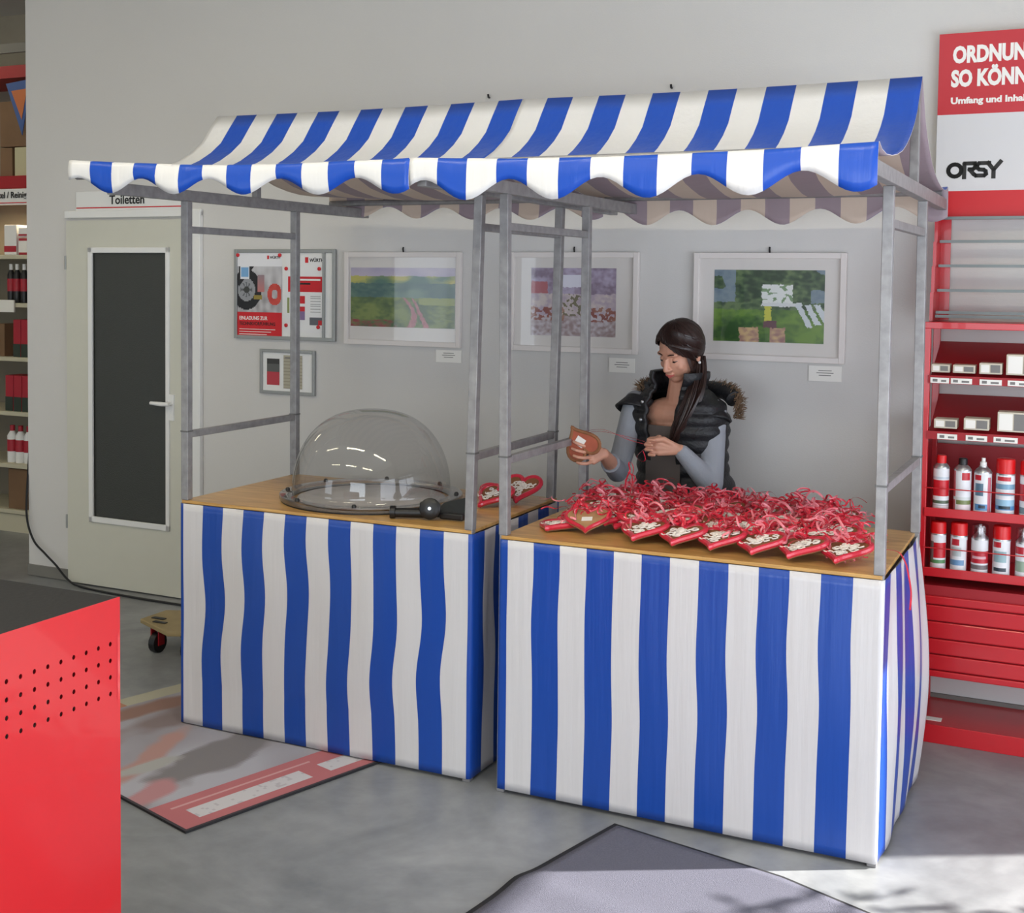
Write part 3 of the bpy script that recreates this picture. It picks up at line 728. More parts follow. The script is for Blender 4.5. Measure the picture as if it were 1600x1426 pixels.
b.build('logo_lettering', M['ink'], t, world=False)

# ------------------------------------------------------------ red shelf rack
XL, XR, YF, YB = 1.192, 2.2, 1.17, 1.515
t = thing('shelf_rack', (1.7, 1.34, 0), 'red steel shelf rack beside the right stall', 'shelf rack')
for x in (XL, XR-.026):
    for y in (YF, YB-.03):
        b = MB(); b.box(x, x+.026, y, y+.03, 0, 1.585); b.build('upright', M['red'], t, bevel=.002)
b = MB(); b.box(XL+.002, XL+.008, YF+.03, YB-.03, .26, 1.17); b.build('side_panel', M['red_in'], t)
b = MB(); b.box(XL, XR, YF, YB, .055, .068); b.box(XL, XR, YF-.004, YF, 0, .07); b.build('base_shelf', M['red'], t, bevel=.002)
b = MB(); b.box(XL, XR, YF-.006, YF, 1.565, 1.59); b.box(XL, XR, YF, YB, 1.58, 1.588); b.build('top_rail', M['red'], t, bevel=.002)
for z, sl_ in ((1.375, .13), (1.166, .13)):
    b = MB(); b.poly([(XL+.026, YF+.004, z), (XL+.026, YB, z+sl_), (XL+.026, YB, z+sl_-.006), (XL+.026, YF+.004, z-.006)], (XR-XL-.052, 0, 0)); b.box(XL+.02, XR-.02, YF-.004, YF+.004, z-.014, z+.016); b.build('sloping_shelf', M['red_in'], t)
for z in (.868, .642):
    b = MB(); b.box(XL+.026, XR-.026, YF, YB-.02, z, z+.008); b.box(XL+.02, XR-.02, YF-.006, YF, z-.008, z+.026); b.build('shelf_board', M['red'], t, bevel=.002)
    b = MB(); b.tube([(XL+.02, YF-.004, z+.10), (XR-.02, YF-.004, z+.10)], .0022, 6); b.build('guard_wire', M['red'], t)
b = MB(); b.box(XL+.026, XR-.026, YB-.02, YB-.014, .65, 1.10); b.build('back_panel', M['red_in'], t)
b = MB(); b.box(XL+.02, XR-.02, YF, YB-.02, .262, .60); b.build('drawer_case', M['red_in'], t)
zs = [.255, .283, .343, .403, .468, .53, .565]
for z0, z1 in zip(zs, zs[1:]):
    b = MB(); b.box(XL+.026, XR-.026, YF-.016, YF-.001, z0+.002, z1-.002); b.build('drawer_front', M['red'], t, bevel=.004)
b = MB(); b.box(1.215, 1.29, YF+.05, YF+.09, .068, .0695); b.build('paper_label', M['paper'], t)
# stepped cheek and grey display shelves above
b = MB()
pts = [(1.30, 1.59), (1.30, 1.70), (1.33, 1.70), (1.33, 1.80), (1.36, 1.80), (1.36, 1.895), (1.39, 1.895), (1.39, 1.984), (1.505, 1.984), (1.505, 1.59)]
b.poly([(1.196, y, z) for y, z in pts], (.012, 0, 0)); b.build('stepped_cheek', M['red'], t)
b = MB(); b.box(1.208, 1.246, 1.50, 1.508, 1.59, 1.985); b.build('cheek_back', M['red'], t)
for z, y in ((1.985, 1.45), (1.893, 1.43), (1.798, 1.41), (1.703, 1.39), (1.618, 1.36), (1.603, 1.35)):
    b = MB(); b.box(1.212, XR, y, y+.04, z, z+.008); b.box(1.212, XR, y-.003, y, z-.001, z+.010); b.build('display_rail', M['rail'], t)
def shelf_box(x0, x1, h_, z, lab):
    b = MB(); b.box(x0, x1, YF+.012, YF+.09, z, z+h_)
    o = tag(b.build('stock_box', M['box'], None, bevel=.0015), lab, 'box', 'small boxes on the red rack')
    b = MB(); b.box((x0+x1)/2, x1-.006, YF+.0105, YF+.0118, z+.006, z+h_-.006); b.build('printed_label', M['ink_g'], o, world=True)
    b = MB(); b.box(x0+.006, (x0+x1)/2-.004, YF+.0105, YF+.0118, z+.006, z+h_-.006); b.build('white_label', M['paper'], o)
z = 1.402
for k, (a, c, h_) in enumerate(((1.222, 1.287, .030), (1.298, 1.376, .030), (1.390, 1.468, .040), (1.482, 1.60, .075))):
    shelf_box(a, c, h_, z, ['flat pale box at the left end of the upper rack row', 'second flat pale box of the upper rack row', 'third, slightly taller box of the upper rack row', 'tallest beige box of the upper rack row at the photo edge'][k])
z = 1.193
for k, (a, c, h_) in enumerate(((1.237, 1.318, .034), (1.342, 1.430, .042), (1.458, 1.57, .072))):
    shelf_box(a, c, h_, z, ['flat pale box at the left end of the lower rack row', 'middle pale box of the lower rack row', 'tall beige box of the lower rack row at the photo edge'][k])
for z, xs in ((1.363, ((1.222, 1.288), (1.294, 1.368), (1.394, 1.47), (1.49, 1.57))), (1.154, ((1.252, 1.322), (1.352, 1.426), (1.448, 1.53)))):
    for a, c in xs:
        b = MB(); b.box(a, c, YF-.0062, YF-.0045, z, z+.02); p = b.build('price_label', M['paper'], t)
        b = MB(); b.box(a+.008, a+.025, YF-.007, YF-.0063, z+.005, z+.015); b.box(a+.038, c-.01, YF-.007, YF-.0063, z+.005, z+.012); b.build('printed_text', M['ink_g'], p)

def can(x, y, z, r, h_, bands, cap, lab, clear=False):
    t = thing('spray_can', (x, y, z), lab, 'spray can', 'spray cans on the red rack')
    def lab_(u, v):
        c = (226, 226, 230)
        for v0, v1, u0, u1, col in bands:
            if v0 <= v < v1 and u0 <= u < u1: c = col
        return c
    # the label faces the aisle: u 0..1 runs round the can, .5 at the front
    print_grid('can_body', lambda u, v: (r*math.sin(2*PI*(u-.5)), -r*math.cos(2*PI*(u-.5)), .004+(h_-.004)*v), 48, 40, lab_, M['print_gloss'], t, wrap=True)
    b = MB(); b.lathe([(r*.92, 0), (r*1.02, .002), (r*1.02, .006), (r, .007)], n=24); b.build('base_rim', M['silver'], t, world=False, smooth=True)
    b = MB(); b.lathe([(r*1.02, h_-.002), (r*1.03, h_+.002), (r*.8, h_+.012), (r*.5, h_+.02), (r*.48, h_+.024)], n=24); b.build('top_dome', M['silver'], t, world=False, smooth=True)
    k, m_, cr, ch = cap
    b = MB()
    if k == 'nozzle': b.lathe([(cr, 0), (cr, ch*.55), (cr*.6, ch*.6), (cr*.6, ch)], c=(0, 0, h_+.02), n=16)
    else: b.lathe([(cr*1.0, 0), (cr, ch*.86), (cr*.93, ch*.97), (cr*.8, ch)], c=(0, 0, h_+.002 if cr > r*.8 else h_+.018), n=24)
    b.build('cap' if k != 'nozzle' else 'spray_nozzle', m_, t, world=False, smooth=True)
    if clear:
        b = MB(); b.lathe([(cr*.35, 0), (cr*.35, .02), (cr*.2, .022), (cr*.2, .034)], c=(0, 0, h_+.02), n=12); b.build('spray_nozzle', M['white'], t, world=False, smooth=True)
    return t
capr = mat('red_plastic_cap', (214, 22, 26), .35); clearp = glassmat('clear_plastic_cap', tint=(.86, .84, .88), base=.12, rough=.12)
RD = (200, 30, 42); GR = (66, 92, 60); BL = (86, 140, 190); DK = (58, 66, 78); LB = (150, 190, 214)
f0, f1 = .28, .72
cans1 = [(1472, .029, .165, [(.0, .14, 0, 1, (196, 196, 200)), (.02, .13, .3, .7, (226, 214, 218)), (.17, .26, 0, 1, (90, 106, 84)), (.36, .72, .3, .72, RD), (.74, .8, f0, f1, (190, 200, 210))], ('cap', capr, .017, .030), 'spray can with small red cap and red label block, upper row'),
    (1507, .031, .162, [(0, 1, .27, .38, (190, 84, 92)), (.78, .95, .5, .66, (190, 40, 52)), (.06, .2, .42, .72, (230, 214, 218)), (.2, .3, .4, .72, (120, 130, 80)), (.3, .38, 0, 1, (206, 210, 210))], ('cap', M['black'], .016, .026), 'white spray can with black cap on the upper row'),
    (1540, .031, .158, [(.82, .95, .33, .47, (186, 36, 50)), (.45, .75, .36, .52, (90, 120, 140)), (.1, .26, .36, .6, BL), (.14, .22, .44, .56, DK), (.06, .9, .6, .68, (200, 110, 124))], ('nozzle', M['white'], .012, .034), 'white spray can with bare white nozzle'),
    (1576, .033, .158, [(.84, .95, .36, .6, (196, 44, 56)), (.66, .78, f0, f1, (120, 160, 186)), (.5, .56, f0, f1, (120, 150, 168)), (.2, .4, f0, f1, LB), (.14, .26, f0, f1, BL), (.18, .24, .4, .6, (40, 56, 66))], ('cap', capr, .033, .056), 'large spray can with tall red cap, upper row'),
    (1614, .033, .158, [(.4, .8, .2, .8, (196, 60, 70)), (.1, .25, .2, .7, (120, 140, 150))], ('cap', capr, .033, .054), 'spray can with red cap cut by the photo edge, upper row')]
for px, r, h_, bands, cap, lab in cans1: can(1.266+(px-1472)*.00216, 1.212, .876, r, h_, bands, cap, lab)
cans2 = [(1467, .028, .140, [(.0, .2, .3, .7, (226, 214, 218)), (.2, .3, .3, .7, (90, 140, 90)), (.34, .78, .42, .72, RD), (.3, .8, 0, .42, (120, 118, 116)), (.2, .34, 0, .3, (120, 118, 116))], ('cap', capr, .028, .045), 'spray can with red cap and grey red label, left end of the lower row'),
    (1501, .030, .140, [(.76, .92, .36, .52, (190, 48, 60)), (.2, .34, .3, .62, (110, 150, 190)), (.0, .9, .68, .74, (196, 110, 120)), (.45, .7, .36, .56, (190, 198, 200))], ('cap', capr, .030, .048), 'white spray can with red cap and blue strip, lower row'),
    (1535, .030, .135, [(.32, .68, .0, 1, (190, 40, 54)), (.16, .28, .0, 1, (120, 110, 112)), (.46, .52, .36, .64, (220, 170, 176))], ('cap', clearp, .030, .052), 'spray can with clear cap and red band'),
    (1570, .031, .140, [(.8, .94, .34, .5, (190, 40, 52)), (.4, .7, .36, .6, (150, 180, 186)), (.14, .24, .36, .6, DK), (.0, .95, .7, .76, (200, 100, 112))], ('cap', capr, .031, .050), 'white spray can with red cap and dark blue stripe, second from the edge, lower row'),
    (1606, .030, .135, [(.7, .9, .3, .5, (190, 48, 60)), (.2, .5, .3, .7, (150, 170, 150))], ('cap', clearp, .030, .052), 'spray can with clear cap cut by the photo edge')]
for px, r, h_, bands, cap, lab in cans2: can(1.262+(px-1467)*.00216, 1.212, .650, r, h_, bands, cap, lab, clear=cap[1] == clearp)

# ------------------------------------------------------------ shop shelving seen past the end of the wall
t = thing('shop_shelving', (-4.75, 2.6, 0), 'tall beige and red shop shelving seen past the left wall end', 'shelving')
b = MB(); b.box(-6.0, -4.0, 2.84, 2.87, .1, 3.2); b.build('back_panel', mat('shelving_back', (130, 122, 106), .7), t)
b = MB(); b.box(-6.0, -4.0, 2.43, 2.84, .0, .12); b.build('plinth', M['beige'], t)
for z in (.155, .463, .815, 1.18, 1.54, 1.86):
    b = MB(); b.box(-6.0, -4.0, 2.41, 2.84, z-.028, z); b.build('shelf_board', M['beige'], t, bevel=.003)
b = MB(); b.box(-6.0, -4.0, 2.40, 2.84, 2.30, 2.38); b.build('red_beam', M['red_in'], t)
b = MB(); b.box(-6.0, -4.0, 2.40, 2.84, 3.02, 3.10); b.build('red_beam', M['red_in'], t)
b = MB(); b.box(-6.0, -4.0, 2.405, 2.43, 2.19, 2.295); f = b.build('header_sign', M['white'], t)
b = MB(); b.box(-6.0, -4.0, 2.401, 2.4045, 2.20, 2.206); b.build('red_line', M['ink_r'], f)
text('Reinigungsmittel / Reiniger', .058, M['ink'], f, (-5.16+4.75, 2.40-2.6, 2.235), bold=.001, sx=1)
for x in (-6.0, -4.03):
    b = MB(); b.box(x, x+.03, 2.45, 2.85, .12, 3.3); b.build('upright', M['beige'], t)
b = MB(); b.box(-6.0, -4.0, 2.38, 2.40, 3.18, 3.24); b.build('grey_beam', M['trim'], t)
area('shelf_light', (-4.7, 2.55, 2.17), (0, 0, 0), 1.2, .1, 6, (1, .80, .5))
def stock(x0, x1, z, h_, m, lab, nm='stock_box', y=2.44, band=None, cat='box'):
    b = MB(); b.box(x0, x1, y, y+.14, z, z+h_); o = tag(b.build(nm, m, None, bevel=.004), lab, cat)
    if band:
        b = MB(); b.box(x0+.001, x1-.001, y-.002, y-.0005, z+h_*band[0], z+h_*band[1]); b.build('printed_band', band[2], o)
    return o
pk = mat('pack_red', (170, 34, 50), .5); pg = mat('pack_dark_green', (44, 56, 46), .5)
def bottles(xs, z, h_, r, m, capm, lab, grp, band=None):
    for i, x in enumerate(xs):
        t = thing('bottle', (x, 2.49, z), (['first', 'second', 'third', 'fourth', 'fifth'][i]+' ' if len(xs) > 1 else '')+lab, 'bottle', grp)
        b = MB(); b.lathe([(r*.95, 0), (r, .01), (r, h_*.72), (r*.45, h_*.85)], n=14); b.build('bottle_body', m, t, world=False, smooth=True)
        b = MB(); b.lathe([(r*1.02, h_*.3), (r*1.02, h_*.62)], n=14, capb=False, capt=False); b.build('label_band', band or M['paper'], t, world=False, smooth=True)
        b = MB(); b.lathe([(r*.5, h_*.85), (r*.5, h_)], n=10); b.build('cap', capm, t, world=False, smooth=True)
stock(-4.81, -4.64, .155, .27, M['brownbox'], 'brown basket-like carton on the lowest shop shelf', 'carton')
bottles((-4.82, -4.745, -4.67), .463, .25, .034, M['white'], pk, 'white bottle with red cap on the second lowest shop shelf', 'bottles on the second lowest shelf', pk)
bottles((-4.59,), .463, .25, .034, M['white'], mat('green_cap', (40, 130, 60), .4), 'bottle with green cap on the second lowest shop shelf', None, mat('green_band', (60, 120, 70), .5))
for k, x in enumerate((-4.83, -4.755, -4.68, -4.605)): stock(x, x+.07, .815, .24, pk, 'red and dark green pack on the third shop shelf, '+['first', 'second', 'third', 'fourth'][k]+' from the left', 'pack', band=(0, .4, pg))
stock(-4.90, -4.835, 1.18, .22, M['brownbox'], 'brown box at the left of the fourth shop shelf')
for k, x in enumerate((-4.755, -4.685, -4.615)): stock(x, x+.066, 1.18, .25, pk, 'red and dark green pack on the fourth shop shelf, '+['first', 'second', 'third'][k]+' from the left', 'pack', band=(0, .35, pg))
bottles((-4.82, -4.765, -4.70, -4.64, -4.585), 1.54, .26, .026, M['black'], M['white'], 'dark spray can with white cap on the shelf below the lit one', 'dark cans below the lit shelf', pk)
b = MB(); b.box(-4.83, -4.70, 2.395, 2.405, 1.48, 1.56); tag(b.build('price_card', M['paper'], None), 'white price card hanging on the shop shelf edge', 'label')
stock(-4.83, -4.72, 1.86, .2, M['white'], 'white pack on the lit shop shelf', 'pack', band=(.1, .3, pk))
stock(-4.70, -4.56, 1.86, .11, pk, 'red framed pack on the lit shop shelf', 'pack', band=(.15, .85, M['paper']))
stock(-4.70, -4.56, 1.98, .06, M['white'], 'flat white pack lying on the red pack', 'pack', band=(.1, .3, pk))
stock(-4.73, -4.62, 2.38, .19, mat('pale_pack', (190, 184, 150), .6), 'pale carton on top of the red beam', 'carton')
stock(-4.86, -4.75, 2.38, .19, M['brownbox'], 'brown carton left of the pale one on the red beam', 'carton')
stock(-4.86, -4.62, 2.575, .30, M['brownbox'], 'large brown carton stacked above the pale carton', 'carton')
t = thing('pennant', (-4.62, 2.39, 2.62), 'blue, white and orange pennant hanging from the upper red beam', 'pennant')
b = MB(); b.poly([(-4.74, 2.38, 2.98), (-4.52, 2.38, 3.0), (-4.60, 2.38, 2.64)], (0, .006, 0)); b.build('cloth', mat('pennant_blue', (60, 90, 150), .6), t)
b = MB(); b.poly([(-4.69, 2.377, 2.93), (-4.55, 2.377, 2.94), (-4.60, 2.377, 2.74)], (0, .002, 0)); b.build('emblem', mat('pennant_orange', (196, 110, 60), .6), t)

# potted plant by the glazing; its leaves break up the sun patch
t = thing('potted_plant', (2.98, .42, 0), 'leafy potted plant standing by the right-hand glazing', 'plant')
b = MB(); b.lathe([(.13, .0), (.17, .28), (.175, .30), (.155, .30), (.15, .27)], c=(2.98, .42, 0), n=24, capt=True); b.build('pot', M['white'], t, smooth=True)
b = MB(); b.tube([(2.98, .42, .27), (2.97, .43, .7), (2.99, .42, 1.15)], [.018, .015, .008], 8); b.build('stem', M['brownbox'], t, smooth=True)
rp = random.Random(3); b = MB()
for k in range(420):
    a_ = rp.uniform(0, 2*PI); th = math.acos(rp.uniform(-1, 1)); r_ = .33*rp.random()**.4
    p = Vector((2.98+r_*math.sin(th)*math.cos(a_)*1.0, .42+r_*math.sin(th)*math.sin(a_)*1.05, 1.02+r_*math.cos(th)*1.25))
    d_ = Vector((rp.uniform(-1, 1), rp.uniform(-1, 1), rp.uniform(-.7, .5))).normalized(); s_ = d_.cross(Vector((0, 0, 1))).normalized()*.022; L_ = rp.uniform(.07, .11)
    b._face([b.bm.verts.new(q) for q in (p, p+d_*L_*.45+s_, p+d_*L_, p+d_*L_*.45-s_)])
b.build('foliage', mat('leaf_green', (58, 96, 48), .5), t, kind='stuff', solid=.001)
# ------------------------------------------------------------ clear dome and black clamp on the left counter
CT = .8745
t = thing('display_dome', (-.742, .400, CT), 'large clear acrylic dome lying on the left counter', 'dome')
b = MB(); prof = [(.307*math.cos(a)**.82, .030+.318*math.sin(a)**.95) for a in [PI/2*k/26 for k in range(26)]]+[(.004, .348)]
b.lathe([(.350, .026), (.312, .027)]+prof, n=72, capb=False, capt=True); b.build('dome_shell', M['dome'], t, world=False, smooth=True, autosm=False)
b = MB(); b.lathe([(.305, .006), (.350, .006), (.354, .012), (.354, .024), (.308, .024), (.305, .018)], n=72, capb=False, capt=False)
b.build('rim_ring', glassmat('milky_acrylic', tint=(.80, .79, .80), base=.18, rough=.2), t, world=False, smooth=True)
b = MB(); b.lathe([(.348, 0), (.348, .005), (.312, .006), (.312, 0)], n=72, capb=False, capt=False); b.build('seal_ring', M['black'], t, world=False, smooth=True)
b = MB(); b.lathe([(.28, .004), (.286, .008), (.0, .009)], n=64, capb=False, capt=False); b.build('base_disc', mat('grey_acrylic_base', (176, 170, 168), .25, var=.12, scale=7), t, world=False)
for k in range(8):
    a = 2*PI*k/8+.35
    b = MB(); b.lathe([(.009, .024), (.009, .030), (.005, .035)], c=(.332*math.cos(a), .332*math.sin(a), 0), n=10); b.build('bolt', M['black'], t, world=False, smooth=True)

t = thing('clamp_handle', (-.36, .26, CT), 'black plastic clamp with round knob in front of the clear dome', 'clamp')
b = MB(); b.tube([(-.475, .085, CT+.023), (-.458, .092, CT+.023)], .023, 16); b.tube([(-.458, .092, CT+.021), (-.36, .135, CT+.021)], [.017, .018], 16); b.build('grip', M['black'], t, smooth=True)
b = MB(); b.lathe([(.016, -.024), (.034, -.022), (.038, -.01), (.038, .008), (.030, .014), (.012, .016)], c=(-.335, .125, CT+.040), n=24, axis=(.35, -.92, .15)); b.build('round_knob', M['black'], t, smooth=True)
b = MB(); b.lathe([(.006, 0), (.006, .006)], c=(-.328, .108, CT+.044), n=12, axis=(.35, -.92, .15)); b.build('knob_screw', M['silver'], t)
b = MB(); b.poly([(-.345, .155, CT+.002), (-.215, .175, CT+.004), (-.205, .22, CT+.030), (-.225, .27, CT+.062), (-.33, .22, CT+.034)], (0, .0, .016)); b.build('clamp_jaw', mat('dark_grey_plastic', (48, 52, 54), .4), t, bevel=.005)
b = MB(); b.box(-.31, -.215, .145, .172, CT+.002, CT+.026); b.build('clamp_foot', M['black'], t, bevel=.006)

# ------------------------------------------------------------ gingerbread hearts
M['ginger'] = mat('gingerbread', (140, 92, 58), .7, var=.15, scale=30, bump=.3)
M['ginger_pale'] = mat('gingerbread_underside', (176, 136, 96), .75, var=.1, scale=30)
M['icing'] = mat('pink_red_icing', (206, 44, 66), .28, var=.1, scale=40, coat=.5)
M['icing_w'] = mat('white_icing', (236, 228, 220), .5)
M['ribbon'] = mat('red_satin_ribbon', (206, 42, 62), .25, var=.18, scale=25, coat=.4)
M['ribbon_highlight'] = mat('red_ribbon_highlight', (232, 128, 140), .25, coat=.4)  # satin highlights put into the colour: some curls of the red ribbon are paler
def heart_xy(a, s):
    x = 16*math.sin(a)**3; y = 13*math.cos(a)-5*math.cos(2*a)-2*math.cos(3*a)-math.cos(4*a)
    return x*s/32, (y+2.5)*s/30
def heart_outline(s, n=40): return [heart_xy(2*PI*k/n, s) for k in range(n)]
def ribbon_mb(seed, n=7, h=.07, spread=.07, start=(0, .05, .02)):
    rr = random.Random(seed); b = MB()
    for k in range(n):
        pts = []; a = rr.uniform(0, 2*PI); dr = Vector((rr.uniform(-1, 1), rr.uniform(-.6, 1), 0)).normalized()
        R = rr.uniform(.010, .026); turns = rr.uniform(1, 2.6); L = rr.uniform(.4, 1)*spread; H = rr.uniform(.1, .7)*h; N = 26; ph = rr.uniform(0, 6)
        side = Vector((-dr.y, dr.x, 0)); bend = rr.uniform(-.6, .6)
        for i in range(N+1):
            q = i/N; ang = ph+turns*2*PI*q
            c = Vector(start)+dr*L*q*1.5+side*bend*L*q*q+Vector((0, 0, H*math.sin(PI*min(1, q*1.15))*.9))
            pts.append(c+side*R*math.cos(ang)*(.4+q)+Vector((0, 0, 1))*R*.4*math.sin(ang)*(.4+q)+Vector((0, 0, .004)))
        for p in pts: p.z = max(p.z, .004)
        b.mi = 1 if rr.random() < .3 else 0
        b.tube(pts, [rr.uniform(.0028, .0042)]*len(pts), 4, flat=.22)
    return b
def make_heart(seed, s=.16, kind='iced', ribbons=7, label='', group=None):
    rr = random.Random(seed)
    t = thing('gingerbread_heart', (0, 0, 0), label, 'gingerbread', group)
    ol = heart_outline(s)
    b = MB(); b.poly([(x, y, -.008) for x, y in ol][::-1], (0, 0, .015)); b.build('biscuit', M['ginger'] if kind == 'iced' else M['ginger_pale'], t, world=False, bevel=.004)
    zt_ = .0075
    b = MB(); pts = [(x*.96, y*.96, zt_*.5) for x, y in ol]; b.tube(pts, .0095 if kind == 'iced' else .007, 8, closed=True); b.build('icing_border', M['icing'], t, world=False, smooth=True)
    if kind == 'iced':
        b = MB()   # white icing loops filling the middle
        for k in range(15):
            a = rr.uniform(0, 6.3); q = rr.uniform(.0, .66); x, y = heart_xy(a, s); cx, cy = x*q, y*q+.004; R = rr.uniform(.006, .012)
            b.tube([(cx+R*math.cos(g)*(1+.3*math.sin(3*g+k)), cy+R*math.sin(g)*.8, zt_+.003) for g in [2*PI*j/14 for j in range(14)]], .0024, 5, closed=True)
        for q in (-.02, .0, .02):
            b.tube([(q*1.1-.035+.007*j, q+.006*math.sin(j*1.9+k), zt_+.0035) for j in range(11)], .0026, 5)
        o = b.build('white_icing', M['icing_w'], t, world=False, smooth=True, kind='stuff')
    else:
        b = MB(); b.box(-.018, .018, -.012, .012, zt_, zt_+.0012); b.build('white_sticker', M['paper'], t, world=False)
    if ribbons:
        ribbon_mb(seed+50, ribbons, start=(0, s*.33, .008)).build('ribbon', [M['ribbon'], M['ribbon_highlight']], t, world=False, smooth=True, kind='stuff')
    return t
protos = [make_heart(i*11+3, .158, 'iced', 8) for i in range(5)]
protoB = make_heart(99, .158, 'back', 5)
for p in protos+[protoB]: note_kids(p)
used_proto = set()
def place_heart(p, x, y, z, rx, ry, rz, label, group):
    if p.name in used_proto: o = copy_tree(p)
    else: o = p; used_proto.add(p.name)
    o.location = (x, y, z); o.rotation_euler = (rx, ry, rz); o['label'] = label; o['group'] = group; return o
GR_ = 'gingerbread hearts on the right counter'
front = [(.117, .110, 'iced gingerbread heart at the far left of the pile, lying low at the counter edge'),
    (.242, .105, None), (.325, .205, 'iced heart just right of the plain brown-backed one'),
    (.44, .052, 'leftmost heart of the front row at the board edge'), (.573, .040, 'second heart of the front row at the board edge, from the left'),
    (.701, .035, 'third heart of the front row, below the woman'), (.831, .030, 'fourth heart of the front row, middle of the counter'),
    (.958, .028, 'fifth heart of the front row, second from the right end'), (1.092, .030, 'rightmost heart of the front row, nearest the right front post')]
rr = random.Random(5)
for i, (x, y, lab) in enumerate(front):
    s = .158; low = i == 0
    if lab is None: place_heart(protoB, x, y+.07, CT+.042, math.radians(20), math.radians(-4), math.radians(14), 'gingerbread heart lying face down, tan underside with white sticker', GR_)
    else: place_heart(protos[i % 5], x+.012, y+.078, CT+(.012 if low else .036), math.radians(1 if low else 13), math.radians(-6), math.radians(rr.uniform(-16, -4)), lab, GR_)
for r_, (yy, zz) in enumerate(((.255, .046), (.375, .050), (.50, .052), (.61, .050))):
    n = 8
    for i in range(n):
        x = .17+(1.0-.02*r_-.17)*i/(n-1)+rr.uniform(-.015, .015)+(.05 if r_ % 2 else 0)
        if r_ == 0 and i == 0: continue
        place_heart(protos[(i*3+r_) % 5], x, yy+rr.uniform(-.015, .015), CT+zz+rr.uniform(-.004, .008), math.radians(rr.uniform(4, 14)), math.radians(rr.uniform(-8, 8)), math.radians(rr.uniform(-35, 35)), 'gingerbread heart buried under red ribbons behind the front row', GR_)
hn = 0; GL = 'gingerbread hearts on the left counter'
for x, y, rx, rz, lab in ((-.262, .48, 24, -20, 'iced heart leaning low on the left counter, nearest the front post'), (-.275, .585, 18, 30, 'iced heart lying behind the leaning one on the left counter'), (-.205, .62, 34, 5, 'upright iced heart at the right end of the left counter')):
    hn += 1; o = make_heart(400+hn*7, .15, 'iced', 0); o.location = (x, y, CT+.048 if rx > 30 else (CT+.036 if rx > 20 else CT+.03)); o.rotation_euler = (math.radians(rx), 0, math.radians(rz)); o['label'] = lab; o['group'] = GL
# loose ribbon ends: tangle standing up over the pile and spilling at the right corner
b = MB(); rr = random.Random(21)
def curl(p, d, L, H, R, turns, mi):
    pts = []; side = Vector((-d.y, d.x, 0)); ph = rr.uniform(0, 6); N = 26
    for i in range(N+1):
        q = i/N; a = ph+turns*2*PI*q
        pts.append(Vector(p)+d*L*q+side*R*math.cos(a)+Vector((0, 0, H*math.sin(PI*.8*q)+R*.45*math.sin(a))))
        pts[-1].z = max(pts[-1].z, CT+.003)
    b.mi = mi; b.tube(pts, rr.uniform(.0018, .003), 4, flat=.22)
for k in range(190):
    x = rr.uniform(.10, 1.12); y = rr.uniform(.22, .70)
    d = Vector((rr.uniform(-1, 1), rr.uniform(-1, 1), 0)).normalized()
    edge = min(1, (x-.02)/.2, (1.2-x)/.2)
    curl((x, y, CT+.055), d, rr.uniform(.05, .17), (rr.uniform(.0, .03) if rr.random() < .8 else rr.uniform(.03, .07))*edge, rr.uniform(.006, .022), rr.uniform(.5, 2.5), 1 if rr.random() < .3 else 0)
for k in range(40):
    x = rr.uniform(1.06, 1.19); y = rr.uniform(.10, .55)
    d = Vector((rr.uniform(-.3, 1), rr.uniform(-1, 1), 0)).normalized()
    curl((x-.04, y, CT+.006), d, rr.uniform(.02, .05), .012, rr.uniform(.006, .016), rr.uniform(.5, 2.5), 1 if rr.random() < .3 else 0)
curl((.22, .62, CT+.05), Vector((.5, .5, 0)).normalized(), .03, .13, .012, 2.2, 0); curl((.26, .60, CT+.05), Vector((-.5, .5, 0)).normalized(), .04, .10, .012, 1.7, 0)
tag(b.build('ribbon_tangle', [M['ribbon'], M['ribbon_highlight']], None, smooth=True), 'tangle of curled red ribbon ends covering the hearts on the right counter', 'ribbon', kind='stuff')
b = MB(); b.tube(smooth_path([(1.18, .33, CT+.012), (1.235, .31, CT+.014), (1.262, .28, CT-.01), (1.275, .25, .84), (1.292, .20, .79), (1.30, .12, .755)], 6), .0032, 4, flat=.3)
tag(b.build('ribbon_end', M['ribbon'], None, smooth=True), 'single red ribbon hanging over the right side of the counter', 'ribbon')
# ------------------------------------------------------------ the woman behind the right counter
t = thing('person', (.30, 1.14, 0), 'dark-haired woman in black padded vest tying a ribbon to a gingerbread heart', 'person')
skin = mat('skin', (205, 152, 128), .5, var=.04, scale=20); skin.node_tree.nodes['Principled BSDF'].inputs['Subsurface Weight'].default_value = .08; skin.node_tree.nodes['Principled BSDF'].inputs['Subsurface Scale'].default_value = .02
hairm = mat('dark_brown_hair', (44, 28, 24), .38, var=.35, scale=40, stretch=(3, 3, .6))
vestm = mat('black_quilted_nylon', (24, 25, 29), .5, var=.15, scale=30, bump=.3, bscale=90)
shirtm = mat('grey_knit', (150, 154, 162), .85, var=.05, bump=.15, bscale=200)
topm = mat('taupe_top', (92, 84, 80), .85)
furm = mat('brown_fur', (122, 98, 76), .9, var=.2, scale=60)
def rm(name, mb_, m, vox, sm=6, parent=None):
    o = mb_.build(name, m, parent, smooth=True, autosm=False)
    md = o.modifiers.new('r', 'REMESH'); md.mode = 'VOXEL'; md.voxel_size = vox; md.use_smooth_shade = True
    if sm: s_ = o.modifiers.new('s', 'SMOOTH'); s_.iterations = sm; s_.factor = .5
    return o
